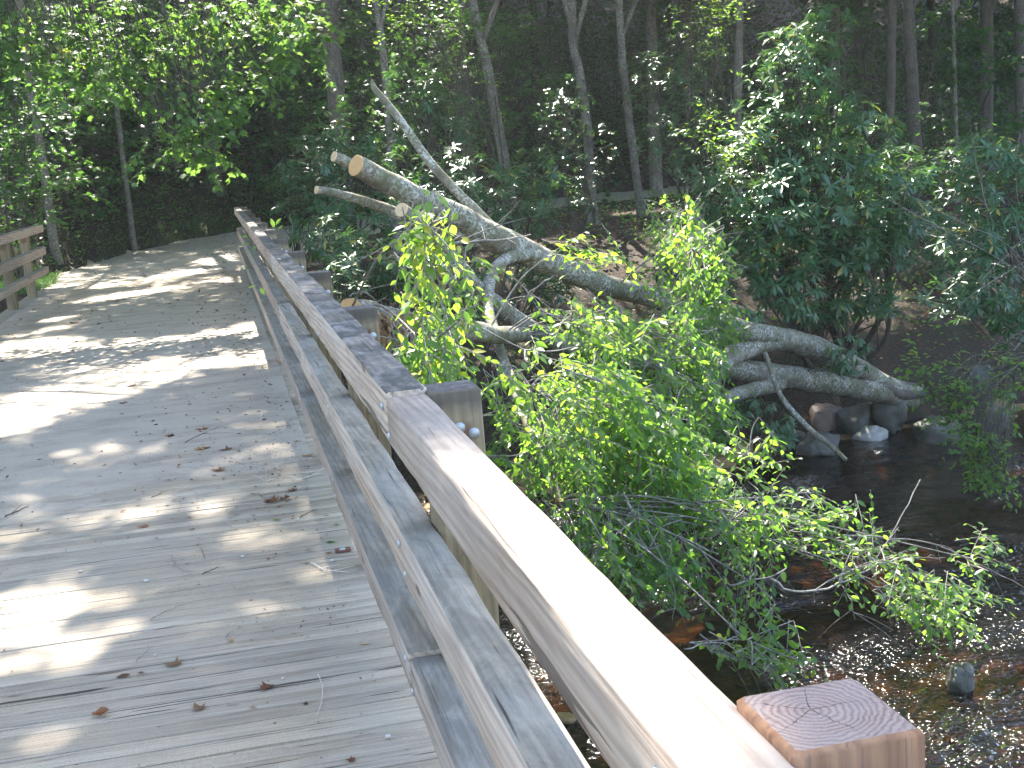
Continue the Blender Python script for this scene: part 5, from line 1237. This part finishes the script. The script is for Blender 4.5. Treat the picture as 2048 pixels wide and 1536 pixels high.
dtwig('kinked pale twig in the deck middle left', [(342, 1110), (352, 1130), (366, 1142), (384, 1142)], .0022, m_twig, 1)
dtwig('kinked dark twig right of the pale kinked one', [(402, 1095), (408, 1112), (410, 1120)], .0016, m_barkd, 0)
dtwig('straight dark stick below the two kinked twigs', [(405, 1148), (425, 1140), (437, 1134)], .0028, m_barkd, 0)
dtwig('long thin pale stem lying along the boards', [(362, 930), (400, 935), (450, 933), (510, 932), (528, 936)], .0016, m_ptw, 1)
dtwig('branched pale twig near the crumpled leaves', [(505, 952), (520, 955), (530, 962), (533, 940)], .0020, m_ptw, 3)
dtwig('pale twig cluster right beside the bottom rail', [(580, 952), (598, 960), (612, 955), (640, 946)], .0020, m_ptw, 4)
dtwig('dark twig beside the crumpled brown leaves', [(515, 987), (527, 996), (540, 1004)], .0020, m_barkd, 1)
dtwig('brown stick pointing at the bottom rail', [(600, 1035), (617, 1026), (634, 1018)], .0032, m_barkd, 0)
dtwig('reddish thin twig by the green leaf', [(448, 1047), (470, 1056), (500, 1052), (540, 1046)], .0018, m_twig, 1)
dtwig('long dark twig reaching from the orange-red leaf', [(370, 885), (395, 872), (420, 862), (447, 850)], .0026, m_barkd, 2)
dtwig('bent twig left of the middle sun patch', [(303, 995), (316, 990), (325, 981)], .0028, m_barkd, 1)
dtwig('white forked twig on the shaded boards by the rail', [(522, 825), (524, 838), (519, 850)], .0035, m_ptw, 1)
dtwig('thin twig at the bottom left', [(455, 1412), (478, 1410)], .0018, m_twig, 0)
m_peb = simple('pebble', (.5, .47, .42), .7)
pv = iv*[1, .8, .6]
def pebble(label, px, py, w):
    p = atz(px, py, .003); s = w/2*np.linalg.norm(p-[0, 0, CAM_H])/FPX
    link('pebble', arr_mesh('pebble', pv*s*(1+.1*fbm(iv[:, 0]+px, iv[:, 1], iv[:, 2], o=2))[:, None]+[0, 0, s*.5], ifc, m_peb), None, tuple(p), None, label, 'pebble', 'pebbles on the deck')
for a in [('pale round pebble in the middle of the lower deck', 292, 1163, 9), ('pale pebble left of the round one', 161, 1144, 8), ('grey pebble near the right end of the boards', 776, 1475, 12), ('small white pebble on the gap beneath the crumpled leaf', 565, 1358, 6), ('white pebble near the brown stick', 595, 1040, 6),
          ('grey pebble by the bolt plate', 664, 1122, 8), ('small pebble right of the lower centre', 485, 1114, 7), ('tiny pale pebble at the lower left', 310, 1311, 5)]: pebble(*a)
# bolt plate on the deck edge
bp = atz(686, 1101, .004); mbp = MB(); pr = rprof(.07, .05, .006)
mbp.add(np.concatenate([np.c_[pr, np.full(16, z)] for z in (0, .006)]), [(j, (j+1) % 16, 16+(j+1) % 16, 16+j) for j in range(16)]+[tuple(range(16, 32))])
pl_ = link('anchor_plate', mbp.mesh('anchor_plate', m_rust), None, tuple(bp), None, 'rusty plate with a bolt head on the deck edge by the bottom rail', 'plate')
bolt(pl_, (-.002, .004, .006), (0, 0, 0), .8)
# little sprigs growing up through the railing
def sprig(label, pts, leaves, r=.002):
    P = np.array([at(*p) for p in pts]); mb = MB(); S = empty('vine_sprig', label, 'sprig', tuple(P[0]), 'sprigs growing through the railing')
    tube(mb, catmull(P, 10)-P[0], np.linspace(r, r*.5, 10), 4); link('stem', mb.mesh('stem', m_twig), S)
    lv = Leaves(T_OVAL)
    for px, py, Y, L, dx, dy, t in leaves: lv.add(at(px, py, Y)[None], (rt*dx-up*dy)[None], unit(-fw*.5+up*.6+rt*RNG.normal()*.3)[None], L, t)
    lv.build(S, m_leaf, 20, 'foliage')
sprig('two bright leaves sticking up beside a far post', [(548, 465, 12.2), (547, 450, 12.2), (545, 440, 12.2)], [(548, 456, 12.2, .10, -.3, -1, .85), (552, 450, 12.2, .085, .5, -.7, .85), (555, 460, 12.2, .075, .4, -.4, .7)])
sprig('yellow-green leaves poking between the far rails', [(500, 500, 10.6), (492, 488, 10.5), (488, 470, 10.5)], [(497, 474, 10.4, .062, -1, -.2, .88), (500, 487, 10.3, .065, -1, .2, .88), (512, 492, 10.2, .05, -.6, .9, .4), (498, 532, 9.6, .06, -.6, .6, .35)])
sprig('pale leaves on a stem reaching over the deck through the rails', [(520, 575, 8.6), (512, 572, 8.5), (502, 577, 8.4)], [(514, 572, 8.5, .065, -1, .1, .8), (520, 575, 8.5, .06, .5, .8, .6)])

# ------------------------------------------------------------------ thin volume added round the whole scene to lift darks like lens glare
hm, hnt, hout = newmat('glare_veil_vol')
pv_ = hnt.nodes.new('ShaderNodeVolumePrincipled'); pv_.inputs['Color'].default_value = (.99, .995, 1, 1)
pv_.inputs['Density'].default_value = .0007; pv_.inputs['Anisotropy'].default_value = .35
hnt.links.new(pv_.outputs[0], hout.inputs['Volume'])
hb = MB(); X0, X1, Y0_, Y1_, Z0_, Z1_ = -46.5, 71.5, -26.5, 96.5, -5.0, 58.0
hb.add([(X0, Y0_, Z0_), (X1, Y0_, Z0_), (X1, Y1_, Z0_), (X0, Y1_, Z0_), (X0, Y0_, Z1_), (X1, Y0_, Z1_), (X1, Y1_, Z1_), (X0, Y1_, Z1_)],
       [(0, 3, 2, 1), (4, 5, 6, 7), (0, 1, 5, 4), (1, 2, 6, 5), (2, 3, 7, 6), (3, 0, 4, 7)])
link('glare_veil', hb.mesh('glare_veil', hm, False), None, None, 'stuff')
